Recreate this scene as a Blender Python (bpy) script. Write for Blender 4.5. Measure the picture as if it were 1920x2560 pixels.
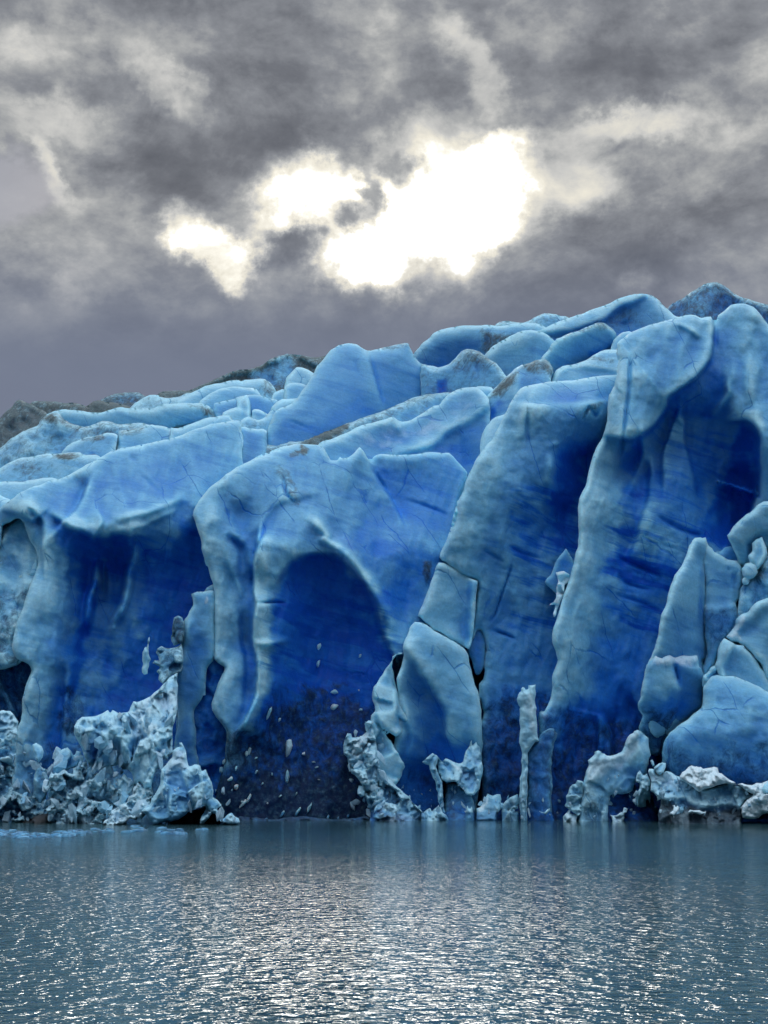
import bpy, math, random
import numpy as np
from mathutils import Vector

for _o in list(bpy.data.objects):
    bpy.data.objects.remove(_o)
S = bpy.context.scene
rng = np.random.default_rng(7)
random.seed(7)

# ------------------------------------------------------------------ camera
FPX = 3717.0                      # focal length in photo pixels (photo is 1920 x 2560)
PITCH = math.atan(660 / FPX)
CAMZ = 3.55
cam_d = bpy.data.cameras.new('camera')
cam_d.sensor_fit = 'VERTICAL'
cam_d.sensor_height = 24.0
cam_d.lens = 24.0 * FPX / 2560.0
cam_d.clip_start = 0.5
cam_d.clip_end = 6000
cam = bpy.data.objects.new('camera', cam_d)
S.collection.objects.link(cam)
cam.location = (0, 0, CAMZ)
cam.rotation_euler = (math.pi / 2 + PITCH, 0, 0)
S.camera = cam

# ------------------------------------------------------------------ view + light
S.view_settings.view_transform = 'Standard'
S.view_settings.look = 'None'
S.view_settings.exposure = 0.0
S.view_settings.gamma = 1.0
S.view_settings.use_curve_mapping = False
S.render.engine = 'CYCLES'
S.cycles.max_bounces = 8
S.cycles.diffuse_bounces = 4
S.cycles.use_adaptive_sampling = True
S.cycles.adaptive_threshold = 0.05
S.cycles.glossy_bounces = 3
S.cycles.transmission_bounces = 2
S.cycles.sample_clamp_indirect = 6.0
S.cycles.sample_clamp_direct = 12.0
S.cycles.caustics_reflective = False
S.cycles.caustics_refractive = False

SUN_EL = math.radians(21.5)
SUN_AZ = math.radians(0.5)        # clockwise from +Y
sun_d = bpy.data.lights.new('sun', 'SUN')
sun_d.energy = 0.9
sun_d.angle = math.radians(14)
sun_d.color = (1.0, 0.95, 0.86)
sun = bpy.data.objects.new('sun', sun_d)
S.collection.objects.link(sun)
sun.location = (0, 100, 120)
sd = Vector((math.sin(SUN_AZ) * math.cos(SUN_EL), math.cos(SUN_AZ) * math.cos(SUN_EL), math.sin(SUN_EL)))
sun.rotation_euler = sd.to_track_quat('Z', 'Y').to_euler()


def ray(px, py):
    """world direction of photo pixel(s), scaled so that y = 1"""
    cx = (np.asarray(px, float) - 960.0) / FPX
    cy = (1280.0 - np.asarray(py, float)) / FPX
    c, s = math.cos(PITCH), math.sin(PITCH)
    dy = c - cy * s
    dz = s + cy * c
    return cx / dy, dz / dy


class NT:
    """tiny helper to write node trees"""
    def __init__(self, tree):
        self.t = tree
        tree.nodes.clear()

    def n(self, typ, **kw):
        nd = self.t.nodes.new(typ)
        for k, v in kw.items():
            setattr(nd, k, v)
        return nd

    def put(self, sock, v):
        if isinstance(v, bpy.types.NodeSocket):
            self.t.links.new(v, sock)
        else:
            sock.default_value = v

    def math(self, op, a, b=0.0, c=0.0, clamp=False):
        nd = self.n('ShaderNodeMath', operation=op, use_clamp=clamp)
        self.put(nd.inputs[0], a); self.put(nd.inputs[1], b); self.put(nd.inputs[2], c)
        return nd.outputs[0]

    def vmath(self, op, a, b=(0, 0, 0)):
        nd = self.n('ShaderNodeVectorMath', operation=op)
        self.put(nd.inputs[0], a); self.put(nd.inputs[1], b)
        return nd.outputs['Value'] if op in ('LENGTH', 'DOT_PRODUCT', 'DISTANCE') else nd.outputs[0]

    def noise(self, vec, scale, detail=4.0, rough=0.5, lac=2.0, dist=0.0, color=False):
        nd = self.n('ShaderNodeTexNoise')
        self.put(nd.inputs['Vector'], vec)
        nd.inputs['Scale'].default_value = scale
        nd.inputs['Detail'].default_value = detail
        nd.inputs['Roughness'].default_value = rough
        nd.inputs['Lacunarity'].default_value = lac
        nd.inputs['Distortion'].default_value = dist
        return nd.outputs['Color'] if color else nd.outputs[0]

    def ramp(self, fac, stops, interp='LINEAR'):
        nd = self.n('ShaderNodeValToRGB')
        cr = nd.color_ramp
        cr.interpolation = interp
        while len(cr.elements) > 1:
            cr.elements.remove(cr.elements[-1])
        cr.elements[0].position = stops[0][0]
        cr.elements[0].color = (*stops[0][1], 1)
        for p, c in stops[1:]:
            e = cr.elements.new(p)
            e.color = (*c, 1)
        self.put(nd.inputs[0], fac)
        return nd.outputs[0]

    def mix(self, fac, a, b, typ='MIX'):
        nd = self.n('ShaderNodeMix', data_type='RGBA', blend_type=typ)
        self.put(nd.inputs[0], fac)
        self.put(nd.inputs[6], a if not isinstance(a, tuple) else (*a[:3], 1))
        self.put(nd.inputs[7], b if not isinstance(b, tuple) else (*b[:3], 1))
        return nd.outputs[2]

    def mapping(self, vec, scale=(1, 1, 1), rot=(0, 0, 0), loc=(0, 0, 0), vtype='POINT'):
        nd = self.n('ShaderNodeMapping', vector_type=vtype)
        self.put(nd.inputs['Vector'], vec)
        nd.inputs['Location'].default_value = loc
        nd.inputs['Rotation'].default_value = rot
        nd.inputs['Scale'].default_value = scale
        return nd.outputs[0]

    def rng(self, v, a, b, c=0.0, d=1.0, smooth=True):
        nd = self.n('ShaderNodeMapRange')
        nd.interpolation_type = 'SMOOTHSTEP' if smooth else 'LINEAR'
        self.put(nd.inputs[0], v)
        nd.inputs[1].default_value = a; nd.inputs[2].default_value = b
        nd.inputs[3].default_value = c; nd.inputs[4].default_value = d
        return nd.outputs[0]


# ------------------------------------------------------------------ sky: broken overcast, sun behind a thin patch
def pix_azel(px, py):
    x, z = ray(px, py)
    az = math.atan2(float(x), 1.0)
    el = math.atan2(float(z), math.hypot(float(x), 1.0))
    return math.degrees(az), math.degrees(el)


# cloud masses: (px, py, rx, ry, tilt deg, strength)   strength > 0 thin and bright, < 0 thick and dark
CLOUDS = [
    (830, 490, 175, 95, -8, .75), (1120, 500, 215, 130, 18, .95), (960, 640, 195, 100, -6, .95),
    (1180, 590, 150, 105, 30, .6), (1210, 420, 150, 50, 24, .5), (1250, 520, 80, 70, 0, .35),
    (545, 610, 130, 52, -6, .72), (600, 680, 70, 60, 0, .55), (470, 550, 65, 65, 30, .45), (690, 545, 90, 40, 10, .4), (680, 480, 60, 40, 0, .25),
    (880, 545, 58, 34, -14, -.9), (940, 500, 26, 66, 12, -.85), (725, 610, 105, 62, 12, -.62), (1085, 690, 72, 48, 0, -.6), (1010, 430, 48, 40, 0, -.55), (960, 735, 200, 30, 0, -.25),
    (930, 560, 560, 260, 0, .17), (1000, 560, 330, 190, 0, .12), (120, 290, 230, 60, -12, .34), (60, 350, 120, 30, -10, .2), (430, 230, 130, 40, -28, .26), (120, 440, 42, 90, 8, .36), (250, 480, 120, 90, 0, .16),
    (70, 790, 190, 70, 0, .2), (250, 700, 170, 60, 0, .2), (150, 600, 170, 60, 0, .13), (180, 735, 60, 25, 0, .16),
    (1190, 160, 60, 170, 38, .34), (1100, 310, 140, 60, 25, .26), (1330, 110, 60, 110, 40, .14), (1010, 90, 120, 60, 0, .1),
    (1650, 310, 210, 55, -8, .34), (1480, 330, 140, 50, 15, .28), (1800, 420, 150, 60, 20, .17), (1420, 470, 160, 60, 20, .24),
    (1500, 500, 70, 60, 10, .12), (1600, 690, 60, 30, 0, .2), (1800, 220, 190, 45, 12, .1), (1250, 560, 60, 120, 10, .1),
    (640, 300, 300, 120, -18, -.2), (850, 340, 200, 60, 8, -.18), (370, 420, 210, 110, -14, -.2), (560, 440, 180, 60, -12, -.14), (200, 130, 250, 60, 10, .12),
    (700, 80, 300, 90, 0, -.08), (1500, 180, 190, 70, -12, -.12), (1650, 560, 300, 90, 16, -.2), (1350, 740, 330, 80, 12, -.24),
    (900, 850, 700, 80, 6, -.26), (300, 900, 400, 80, 3, -.14), (1750, 130, 200, 50, 0, -.06), (1250, 650, 60, 40, 20, -.35),
    (1430, 590, 150, 45, 20, -.12), (60, 90, 200, 40, 0, .12), (1890, 300, 90, 30, 10, -.12), (760, 720, 160, 60, 0, -.1),
]
W = bpy.data.worlds.new('World')
S.world = W
W.use_nodes = True
w = NT(W.node_tree)
gen = w.n('ShaderNodeTexCoord').outputs['Generated']
nrm = w.vmath('NORMALIZE', gen)
sep = w.n('ShaderNodeSeparateXYZ'); w.put(sep.inputs[0], nrm)
az = w.math('MULTIPLY', w.math('ARCTAN2', sep.outputs[0], sep.outputs[1]), 180 / math.pi)
el = w.math('MULTIPLY', w.math('ARCSINE', sep.outputs[2]), 180 / math.pi)
comb = w.n('ShaderNodeCombineXYZ'); w.put(comb.inputs[0], az); w.put(comb.inputs[1], el)
sph = w.mapping(nrm, scale=(1, 1, 1.5))
warp1 = w.noise(sph, 11.0, 7.0, 0.6, color=True)
warp = w.vmath('MULTIPLY', w.vmath('SUBTRACT', warp1, (0.5, 0.5, 0.5)), (2.9, 2.4, 0))
warp2 = w.noise(w.mapping(nrm, loc=(5, 3, 1)), 46.0, 5.0, 0.62, color=True)
warpb = w.vmath('MULTIPLY', w.vmath('SUBTRACT', warp2, (0.5, 0.5, 0.5)), (2.1, 1.8, 0))
uv = w.vmath('ADD', w.vmath('ADD', comb.outputs[0], warp), warpb)
DEG = 180 / math.pi / FPX
def blobsum(items, wv):
    acc = None
    for (px, py, rx, ry, tilt, st) in items:
        if st > .3:
            rx *= .84; ry *= .84
        a0, e0 = pix_azel(px, py)
        m = w.mapping(wv, vtype='TEXTURE', loc=(a0, e0, 0), rot=(0, 0, math.radians(tilt)), scale=(rx * DEG * 1.35, ry * DEG * 1.35, 1))
        g = w.rng(w.vmath('LENGTH', m), 0.12, 1.2, st, 0.0)
        acc = g if acc is None else w.math('ADD', acc, g)
    return acc


bright = blobsum([c for c in CLOUDS[:10]], uv)
shade = blobsum([c for c in CLOUDS[10:16]], uv)
rest = blobsum([(*c[:5], c[5] * (.62 if c[5] < 0 else 1.15)) for c in CLOUDS[16:]], uv)
det = w.noise(w.mapping(nrm, scale=(1, 1, 1.3), loc=(2.3, 0.7, 0.2)), 8.0, 12.0, 0.66, dist=0.45)
det2 = w.noise(w.mapping(nrm, scale=(1, 1, 1.7), loc=(7.3, 1.7, 3.2)), 34.0, 6.0, 0.6)
f = w.math('ADD', rest, w.math('MULTIPLY', w.math('SUBTRACT', det, 0.5), 0.95))
f = w.math('ADD', f, w.math('MULTIPLY', w.math('SUBTRACT', det2, 0.5), 0.60))
# smooth, uneven cloud low down, more relief higher up
f = w.math('MULTIPLY', f, w.rng(el, 13.5, 19.0, 0.35, 1.0))
f = w.math('SMOOTH_MIN', w.math('ADD', f, 0.395), 0.76, 0.42)
det3 = w.noise(w.mapping(nrm, scale=(1, 1, 1.4), loc=(1.3, 4.7, 2.2)), 19.0, 7.0, 0.55, dist=.5)
f = w.math('ADD', f, w.math('MULTIPLY', w.math('MULTIPLY', w.math('SUBTRACT', det3, .5), .55), w.rng(el, 14, 19, .15, 1)))
hole = w.math('ADD', w.math('SMOOTH_MIN', bright, 0.52, 0.35), w.math('MULTIPLY', shade, .8))
f = w.math('ADD', f, hole)
# an overcast sky grows brighter towards the zenith
lift = w.rng(el, 27.5, 62.0, 0.0, 1.0)
cloud = w.ramp(f, [(0.0, (.115, .123, .145)), (.22, (.168, .178, .203)), (.40, (.255, .268, .295)), (.56, (.40, .410, .415)),
                   (.70, (.60, .598, .58)), (.84, (.86, .82, .71)), (.97, (1.0, .965, .86)), (1.0, (1.0, .99, .95))])
gain = w.rng(f, .90, 1.2, 1.0, 1.45)
gnd = w.n('ShaderNodeMix', data_type='RGBA', blend_type='MULTIPLY'); gnd.inputs[0].default_value = 1.0
w.put(gnd.inputs[6], cloud)
cg = w.n('ShaderNodeCombineXYZ')
for i in range(3):
    w.put(cg.inputs[i], gain)
w.put(gnd.inputs[7], cg.outputs[0])
cloud2 = gnd.outputs[2]
cloud2 = w.mix(w.math('MULTIPLY', w.rng(el, 14.5, 22.0, 0.92, 0.0), w.math('SUBTRACT', 1.0, w.math('MULTIPLY', hole, 2.2), clamp=True)), cloud2, (.172, .202, .285))
zen = w.mix(1.0, w.mix(w.math('MULTIPLY', w.math('SUBTRACT', det, 0.3), 1.2, clamp=True), (.80, .90, 1.05), (1.15, 1.25, 1.38)), (ZEN_GAIN, ZEN_GAIN, ZEN_GAIN) if 'ZEN_GAIN' in globals() else (1.85, 1.85, 1.85), 'MULTIPLY')
cloud3 = w.mix(lift, cloud2, zen)
sky = w.n('ShaderNodeTexSky', sky_type='NISHITA')
sky.sun_disc = False
sky.sun_elevation = SUN_EL
sky.sun_rotation = SUN_AZ
sky.altitude = 60
skys = w.mix(1.0, sky.outputs[0], (.08, .08, .08), 'MULTIPLY')
a0, e0 = pix_azel(30, 475)
gap = w.rng(w.vmath('LENGTH', w.mapping(uv, vtype='TEXTURE', loc=(a0 - 1.2, e0, 0), scale=(3.0, 1.7, 1))), 0.6, 1.1, 0.8, 0.0)
skyc = w.mix(gap, cloud3, w.mix(.6, skys, (.12, .155, .235)))
bg = w.n('ShaderNodeBackground')
w.put(bg.inputs[0], skyc)
bg.inputs[1].default_value = 1.0
out = w.n('ShaderNodeOutputWorld')
w.t.links.new(bg.outputs[0], out.inputs[0])
W.cycles.sampling_method = 'MANUAL'
W.cycles.sample_map_resolution = 1024


# ------------------------------------------------------------------ materials
def attr(t, name):
    nd = t.n('ShaderNodeAttribute', attribute_type='GEOMETRY', attribute_name=name)
    return nd.outputs['Fac']


def ice_material(name='glacier_ice', sss=True, relief=.36):
    m = bpy.data.materials.new(name)
    m.use_nodes = True
    t = NT(m.node_tree)
    pos = t.n('ShaderNodeNewGeometry').outputs['Position']
    blue, dirt, snow, band, brown = attr(t, 'blue'), attr(t, 'dirt'), attr(t, 'snow'), attr(t, 'band'), attr(t, 'brown')
    # layers in the ice: long thin bands dipping to the right
    lay = t.mapping(t.mapping(pos, rot=(0, math.radians(-15), 0)), scale=(.07, .05, .55))
    layn = t.noise(lay, 1.6, 5, .62, dist=.35)
    lay2 = t.mapping(t.mapping(pos, rot=(0, math.radians(-13), 0)), scale=(.22, .12, 1.7))
    layn2 = t.noise(lay2, 1.5, 4, .6, dist=.3)
    big = t.noise(pos, .11, 4, .55)
    med = t.noise(pos, .55, 6, .62)
    fine = t.noise(pos, 4.2, 6, .72)
    b = t.math('ADD', blue, t.math('MULTIPLY', t.math('SUBTRACT', big, .5), .22))
    b = t.math('ADD', b, t.math('MULTIPLY', t.math('SUBTRACT', med, .5), .07))
    bandv = t.math('MULTIPLY', t.math('MULTIPLY', t.rng(layn, .46, .64, -0.12, .7), band), .85)
    b = t.math('ADD', b, bandv)
    b = t.math('ADD', b, t.math('MULTIPLY', t.math('MULTIPLY', t.math('SUBTRACT', layn2, .5), t.math('ADD', band, .13)), .5), clamp=True)
    mot = t.noise(t.mapping(pos, scale=(1, 1, .8)), 1.3, 8, .72, dist=.6)
    b = t.math('SUBTRACT', b, t.math('MULTIPLY', t.math('MULTIPLY', t.math('SUBTRACT', mot, .5), dirt), 1.5), clamp=True)
    wv = t.vmath('ADD', t.mapping(t.mapping(pos, rot=(0, math.radians(24), 0)), scale=(.30, .2, .085)), t.vmath('MULTIPLY', t.vmath('SUBTRACT', t.noise(pos, .35, 4, .6, color=True), (.5, .5, .5)), (.2, .1, .16)))
    vo = t.n('ShaderNodeTexVoronoi', feature='DISTANCE_TO_EDGE')
    t.put(vo.inputs['Vector'], wv); vo.inputs['Scale'].default_value = 1.0
    crk = t.rng(vo.outputs['Distance'], .004, .016, 1.0, 0.0)
    crk = t.math('MULTIPLY', crk, t.rng(t.noise(pos, .16, 3, .6), .50, .60, 0, 1))
    b = t.math('ADD', b, t.math('MULTIPLY', crk, .22), clamp=True)
    col = t.ramp(b, ICE_RAMP)
    # grain
    g = t.rng(fine, .30, .70, .86, 1.12, smooth=False)
    gg = t.n('ShaderNodeCombineXYZ')
    for i in range(3):
        t.put(gg.inputs[i], g)
    col = t.mix(1.0, col, gg.outputs[0], 'MULTIPLY')
    # debris frozen into the ice
    sp = t.math('SUBTRACT', 1.0, mot)
    dm = t.math('MULTIPLY', t.rng(t.math('ADD', sp, t.math('MULTIPLY', dirt, .55)), .54, .98, 0, 1), t.rng(dirt, .0, .25, 0, 1), clamp=True)
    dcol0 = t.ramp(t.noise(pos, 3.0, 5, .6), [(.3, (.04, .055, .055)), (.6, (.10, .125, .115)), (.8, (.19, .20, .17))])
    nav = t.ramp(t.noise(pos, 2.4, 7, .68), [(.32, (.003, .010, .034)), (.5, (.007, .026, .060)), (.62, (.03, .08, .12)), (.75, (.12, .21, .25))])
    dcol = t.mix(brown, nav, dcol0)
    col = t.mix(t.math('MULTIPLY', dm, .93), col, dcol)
    # snow and crushed ice
    sn = t.math('MULTIPLY', snow, t.rng(t.math('ADD', med, t.math('MULTIPLY', snow, .5)), .55, .8, .15, 1), clamp=True)
    scol = t.ramp(fine, [(.3, (.42, .62, .70)), (.5, (.68, .84, .90)), (.7, (.84, .93, .96))])
    col = t.mix(sn, col, scol)
    p = t.n('ShaderNodeBsdfPrincipled')
    t.put(p.inputs['Base Color'], col)
    p.inputs['Roughness'].default_value = .55
    p.inputs['IOR'].default_value = 1.31
    p.inputs['Specular IOR Level'].default_value = .35
    if sss:
        p.subsurface_method = 'BURLEY'
        p.inputs['Subsurface Weight'].default_value = SSS_W
        p.inputs['Subsurface Radius'].default_value = (.25, .75, 1.0)
        p.inputs['Subsurface Scale'].default_value = SSS_S
    h = t.math('ADD', t.math('MULTIPLY', med, .5), t.math('MULTIPLY', fine, .10))
    h = t.math('ADD', h, t.math('MULTIPLY', t.math('MULTIPLY', layn2, t.math('ADD', band, .15)), .25))
    h = t.math('ADD', h, t.math('MULTIPLY', t.math('MULTIPLY', sp, t.math('ADD', dirt, t.math('MULTIPLY', snow, .6))), .5))
    h = t.math('SUBTRACT', h, t.math('MULTIPLY', crk, .22))
    bp = t.n('ShaderNodeBump')
    bp.inputs['Strength'].default_value = .75
    bp.inputs['Distance'].default_value = relief
    t.put(bp.inputs['Height'], h)
    t.put(p.inputs['Normal'], bp.outputs[0])
    o = t.n('ShaderNodeOutputMaterial')
    t.t.links.new(p.outputs[0], o.inputs[0])
    return m


ICE_RAMP = [(0.0, (.40, .70, .82)), (.22, (.17, .45, .67)), (.45, (.070, .27, .57)), (.72, (.014, .165, .58)), (1.0, (.002, .085, .50))]
SSS_W, SSS_S = 0.7, 0.7
ICE = ice_material()
CRUSHED = ice_material('crushed_ice', False, .45)


def rock_material():
    m = bpy.data.materials.new('wet_debris')
    m.use_nodes = True
    t = NT(m.node_tree)
    pos = t.n('ShaderNodeNewGeometry').outputs['Position']
    n = t.noise(pos, 2.2, 7, .65)
    p = t.n('ShaderNodeBsdfPrincipled')
    t.put(p.inputs['Base Color'], t.ramp(n, [(.3, (.008, .009, .010)), (.6, (.025, .024, .026)), (.8, (.06, .055, .05))]))
    p.inputs['Roughness'].default_value = .5
    bp = t.n('ShaderNodeBump'); bp.inputs['Strength'].default_value = .9; bp.inputs['Distance'].default_value = .3
    t.put(bp.inputs['Height'], n); t.put(p.inputs['Normal'], bp.outputs[0])
    o = t.n('ShaderNodeOutputMaterial'); t.t.links.new(p.outputs[0], o.inputs[0])
    return m


ROCK = rock_material()


def water_material():
    m = bpy.data.materials.new('lake_water')
    m.use_nodes = True
    t = NT(m.node_tree)
    pos = t.n('ShaderNodeNewGeometry').outputs['Position']
    p = t.n('ShaderNodeBsdfPrincipled')
    tint = t.noise(t.mapping(pos, scale=(.02, .05, 1)), 1.0, 3, .5)
    t.put(p.inputs['Base Color'], t.ramp(tint, [(.3, (.030, .078, .092)), (.7, (.040, .098, .110))]))
    p.inputs['Roughness'].default_value = .07
    p.inputs['IOR'].default_value = 1.333
    # wind ripples, patches of calm water on the lee side under the ice and to the right
    sx = t.n('ShaderNodeSeparateXYZ'); t.put(sx.inputs[0], pos)
    calm_far = t.rng(sx.outputs[1], 66, 112, 1.0, .10)
    patch = t.noise(t.mapping(pos, scale=(.055, .028, 1), loc=(1.3, .4, 0)), 1.0, 3, .5)
    side = t.math('SUBTRACT', patch, t.math('MULTIPLY', sx.outputs[0], .008))
    ps = t.rng(side, .25, .58, .42, 1.0)
    amp = t.math('MULTIPLY', calm_far, ps)
    v1 = t.mapping(pos, scale=(.75, 1, 1))
    r1 = t.noise(v1, 2.9, 2, .5, dist=.6)
    r2 = t.noise(t.mapping(pos, scale=(.7, 1.0, 1), rot=(0, 0, .35)), 6.0, 2, .5)
    r3 = t.noise(t.mapping(pos, scale=(.6, 1.0, 1)), .55, 2, .5)
    h = t.math('ADD', t.math('MULTIPLY', r1, .20), t.math('MULTIPLY', r2, .045))
    h = t.math('ADD', h, t.math('MULTIPLY', r3, .12))
    h = t.math('MULTIPLY', h, amp)
    bp = t.n('ShaderNodeBump')
    bp.inputs['Strength'].default_value = 1.0
    bp.inputs['Distance'].default_value = WAVE
    t.put(bp.inputs['Height'], h)
    t.put(p.inputs['Normal'], bp.outputs[0])
    o = t.n('ShaderNodeOutputMaterial'); t.t.links.new(p.outputs[0], o.inputs[0])
    return m


WAVE = 1.15
WATER = water_material()

# ------------------------------------------------------------------ numpy noise + outline tools
_perm = np.random.default_rng(3).permutation(4096)
_gr = np.random.default_rng(4).uniform(0, 2 * math.pi, 4096)
_gx, _gy = np.cos(_gr), np.sin(_gr)


def pnoise(x, y):
    xi = np.floor(x).astype(int); yi = np.floor(y).astype(int)
    xf = x - xi; yf = y - yi
    def g(ix, iy, fx, fy):
        h = _perm[(_perm[ix & 4095] + iy) & 4095]
        return _gx[h] * fx + _gy[h] * fy
    u = xf * xf * xf * (xf * (xf * 6 - 15) + 10); v = yf * yf * yf * (yf * (yf * 6 - 15) + 10)
    a = g(xi, yi, xf, yf); b = g(xi + 1, yi, xf - 1, yf)
    c = g(xi, yi + 1, xf, yf - 1); d = g(xi + 1, yi + 1, xf - 1, yf - 1)
    return (a + u * (b - a)) * (1 - v) + (c + u * (d - c)) * v


def fbm(x, y, s, octv=4, gain=.5, ridged=False):
    t = np.zeros_like(x, float); a = 1.0
    for k in range(octv):
        n = pnoise(x / s + 17.3 * k, y / s + 9.1 * k)
        t += a * ((1 - 2.2 * np.abs(n)) - .5 if ridged else n)
        a *= gain; s *= .5
    return t


def facets(x, y, size, seed, aniso=1.0):
    """faceted blocks: every cell is a tilted plane of its own"""
    r = np.random.default_rng(seed)
    y2 = y / aniso
    size = float(size)
    x0, x1, y0, y1 = x.min() - size, x.max() + size, y2.min() - size, y2.max() + size
    n = max(6, int((x1 - x0) * (y1 - y0) / size ** 2))
    n = min(n, 1600)
    sx = r.uniform(x0, x1, n); sy = r.uniform(y0, y1, n)
    dep = r.uniform(-1, 1, n); gx = r.uniform(-1, 1, n) * 1.7; gy = r.uniform(-1, 1, n) * 1.7
    out = np.empty_like(x, float)
    for i in range(0, len(x), 4000):
        xx = x[i:i + 4000, None] - sx; yy = y2[i:i + 4000, None] - sy
        d = xx * xx + yy * yy
        k = np.argpartition(d, 1, axis=1)[:, :2]
        rr = np.arange(k.shape[0])
        va = dep[k] + (gx[k] * xx[rr[:, None], k] + gy[k] * yy[rr[:, None], k]) / size
        dd = np.sqrt(np.take_along_axis(d, k, 1))
        dif = (dd[:, 1] - dd[:, 0]) / size
        wgt = np.where(dif > 0, np.clip(.5 + dif * 14, 0, 1), np.clip(.5 + dif * 14, 0, 1))
        out[i:i + 4000] = va[:, 0] * wgt + va[:, 1] * (1 - wgt)
    return out


# photo crops used for tracing: origin + scale
CROP = {'A': (0, 850, 2.37), 'B': (600, 750, 2.37), 'C': (1220, 650, 2.37), 'D': (0, 1400, 2.37), 'E': (600, 1300, 2.37),
        'F': (1220, 1200, 2.37), 'G': (0, 960, 4.1475), 'H': (380, 860, 4.1475), 'I': (0, 1200, 4.1475), 'J': (0, 1700, 4.1475),
        'K': (300, 1700, 4.1475), 'L': (840, 1700, 4.1475), 'M': (1200, 1700, 4.1475), 'N': (1520, 1700, 4.1475),
        'O': (1520, 1240, 4.1475), 'Q': (960, 1240, 4.1475), 'S': (300, 1400, 4.1475), 'P': (0, 0, 1.0)}


def T(s):
    ox, oy, k = CROP['P']
    pts = []
    for tok in s.split():
        if tok[0] in CROP:
            ox, oy, k = CROP[tok[0]]
            tok = tok[1:].lstrip(':')
            if not tok:
                continue
        a, b = tok.split(',')
        pts.append((ox + float(a) / k, oy + float(b) / k))
    return np.array(pts)


def smooth_closed(p, step):
    n = len(p); out = []
    for i in range(n):
        p0, p1, p2, p3 = p[i - 1], p[i], p[(i + 1) % n], p[(i + 2) % n]
        L = np.hypot(*(p2 - p1)); m = max(1, int(L / step))
        # centripetal-like tension: limit tangents
        t1 = (p2 - p0) * .5; t2 = (p3 - p1) * .5
        for tv in (t1, t2):
            l = np.hypot(*tv)
            if l > L * .9:
                tv *= L * .9 / max(l, 1e-9)
        for j in range(m):
            t = j / m
            out.append((2 * t ** 3 - 3 * t ** 2 + 1) * p1 + (t ** 3 - 2 * t ** 2 + t) * t1 + (-2 * t ** 3 + 3 * t ** 2) * p2 + (t ** 3 - t ** 2) * t2)
    return np.array(out)


def resample(p, step, closed=True):
    out = []
    n = len(p)
    for i in range(n if closed else n - 1):
        a, b = p[i], p[(i + 1) % n]
        m = max(1, int(np.hypot(*(b - a)) / step))
        for j in range(m):
            out.append(a + (b - a) * j / m)
    if not closed:
        out.append(p[-1])
    return np.array(out)


def sdf(px, py, poly):
    """inside > 0; also nearest boundary point"""
    a = poly; b = np.roll(poly, -1, axis=0)
    ab = b - a; L2 = (ab ** 2).sum(1) + 1e-9
    D = np.empty(len(px)); NX = np.empty(len(px)); NY = np.empty(len(px)); IN = np.empty(len(px), bool)
    for i in range(0, len(px), 6000):
        x = px[i:i + 6000, None]; y = py[i:i + 6000, None]
        t = np.clip(((x - a[:, 0]) * ab[:, 0] + (y - a[:, 1]) * ab[:, 1]) / L2, 0, 1)
        qx = a[:, 0] + t * ab[:, 0]; qy = a[:, 1] + t * ab[:, 1]
        d = (x - qx) ** 2 + (y - qy) ** 2
        k = d.argmin(1); r = np.arange(len(k))
        D[i:i + 6000] = np.sqrt(d[r, k]); NX[i:i + 6000] = qx[r, k]; NY[i:i + 6000] = qy[r, k]
        c = ((a[:, 1] > y) != (b[:, 1] > y)) & (x < (b[:, 0] - a[:, 0]) * (y - a[:, 1]) / (b[:, 1] - a[:, 1] + 1e-12) + a[:, 0])
        IN[i:i + 6000] = (c.sum(1) % 2) == 1
    return np.where(IN, D, -D), NX, NY


def line_dist(px, py, ln):
    """distance to an open polyline, signed (left-hand side of travel > 0), and distance past its ends"""
    a = ln[:-1]; b = ln[1:]; ab = b - a; L = np.sqrt((ab ** 2).sum(1)) + 1e-9
    D = np.empty(len(px)); SG = np.empty(len(px)); OV = np.empty(len(px))
    for i in range(0, len(px), 8000):
        x = px[i:i + 8000, None]; y = py[i:i + 8000, None]
        tt = ((x - a[:, 0]) * ab[:, 0] + (y - a[:, 1]) * ab[:, 1]) / L ** 2
        t = np.clip(tt, 0, 1)
        d = np.hypot(x - a[:, 0] - t * ab[:, 0], y - a[:, 1] - t * ab[:, 1])
        k = d.argmin(1); r = np.arange(len(k))
        D[i:i + 8000] = d[r, k]
        cr = ab[:, 0] * (y - a[:, 1]) - ab[:, 1] * (x - a[:, 0])
        SG[i:i + 8000] = -cr[r, k] / L[k]
        ov = np.zeros(len(k))
        f0 = (k == 0); ov[f0] = np.maximum(0, -tt[r, k][f0]) * L[0]
        f1 = (k == len(L) - 1); ov[f1] = np.maximum(ov[f1], np.maximum(0, tt[r, k][f1] - 1) * L[-1])
        OV[i:i + 8000] = ov
    return D, SG, OV


def stroke_depth(px, py, strokes):
    d = np.zeros(len(px))
    for s in strokes:
        ln = T(s[1])
        if len(ln) > 2:
            ln = smooth_open(ln)
        D, SG, OV = line_dist(px, py, ln)
        if s[0] == 'r':                                   # ridge / groove: width px, height m
            wv = s[2] * (.8 if s[3] < 0 else 1.0) * (1 + .35 * fbm(px, py, 60, 2))
            de = np.minimum(np.hypot(px - ln[0][0], py - ln[0][1]), np.hypot(px - ln[-1][0], py - ln[-1][1]))
            d += s[3] * np.exp(-(D / wv) ** 2) * (1 - np.exp(-(de / 28.0) ** 2))
        else:                                             # step: width px, height m, length px of decay
            wob = fbm(px, py, 45, 3) * 3
            sg = SG + wob
            e = np.exp(-(OV / 35.0) ** 2)
            st = 1 / (1 + np.exp(-np.clip(sg / s[2] * 2.2, -40, 40)))
            d += s[3] * st * np.exp(-np.maximum(sg, 0) / s[4]) * e * np.exp(-(np.maximum(-sg, 0) / 400))
    return d


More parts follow.
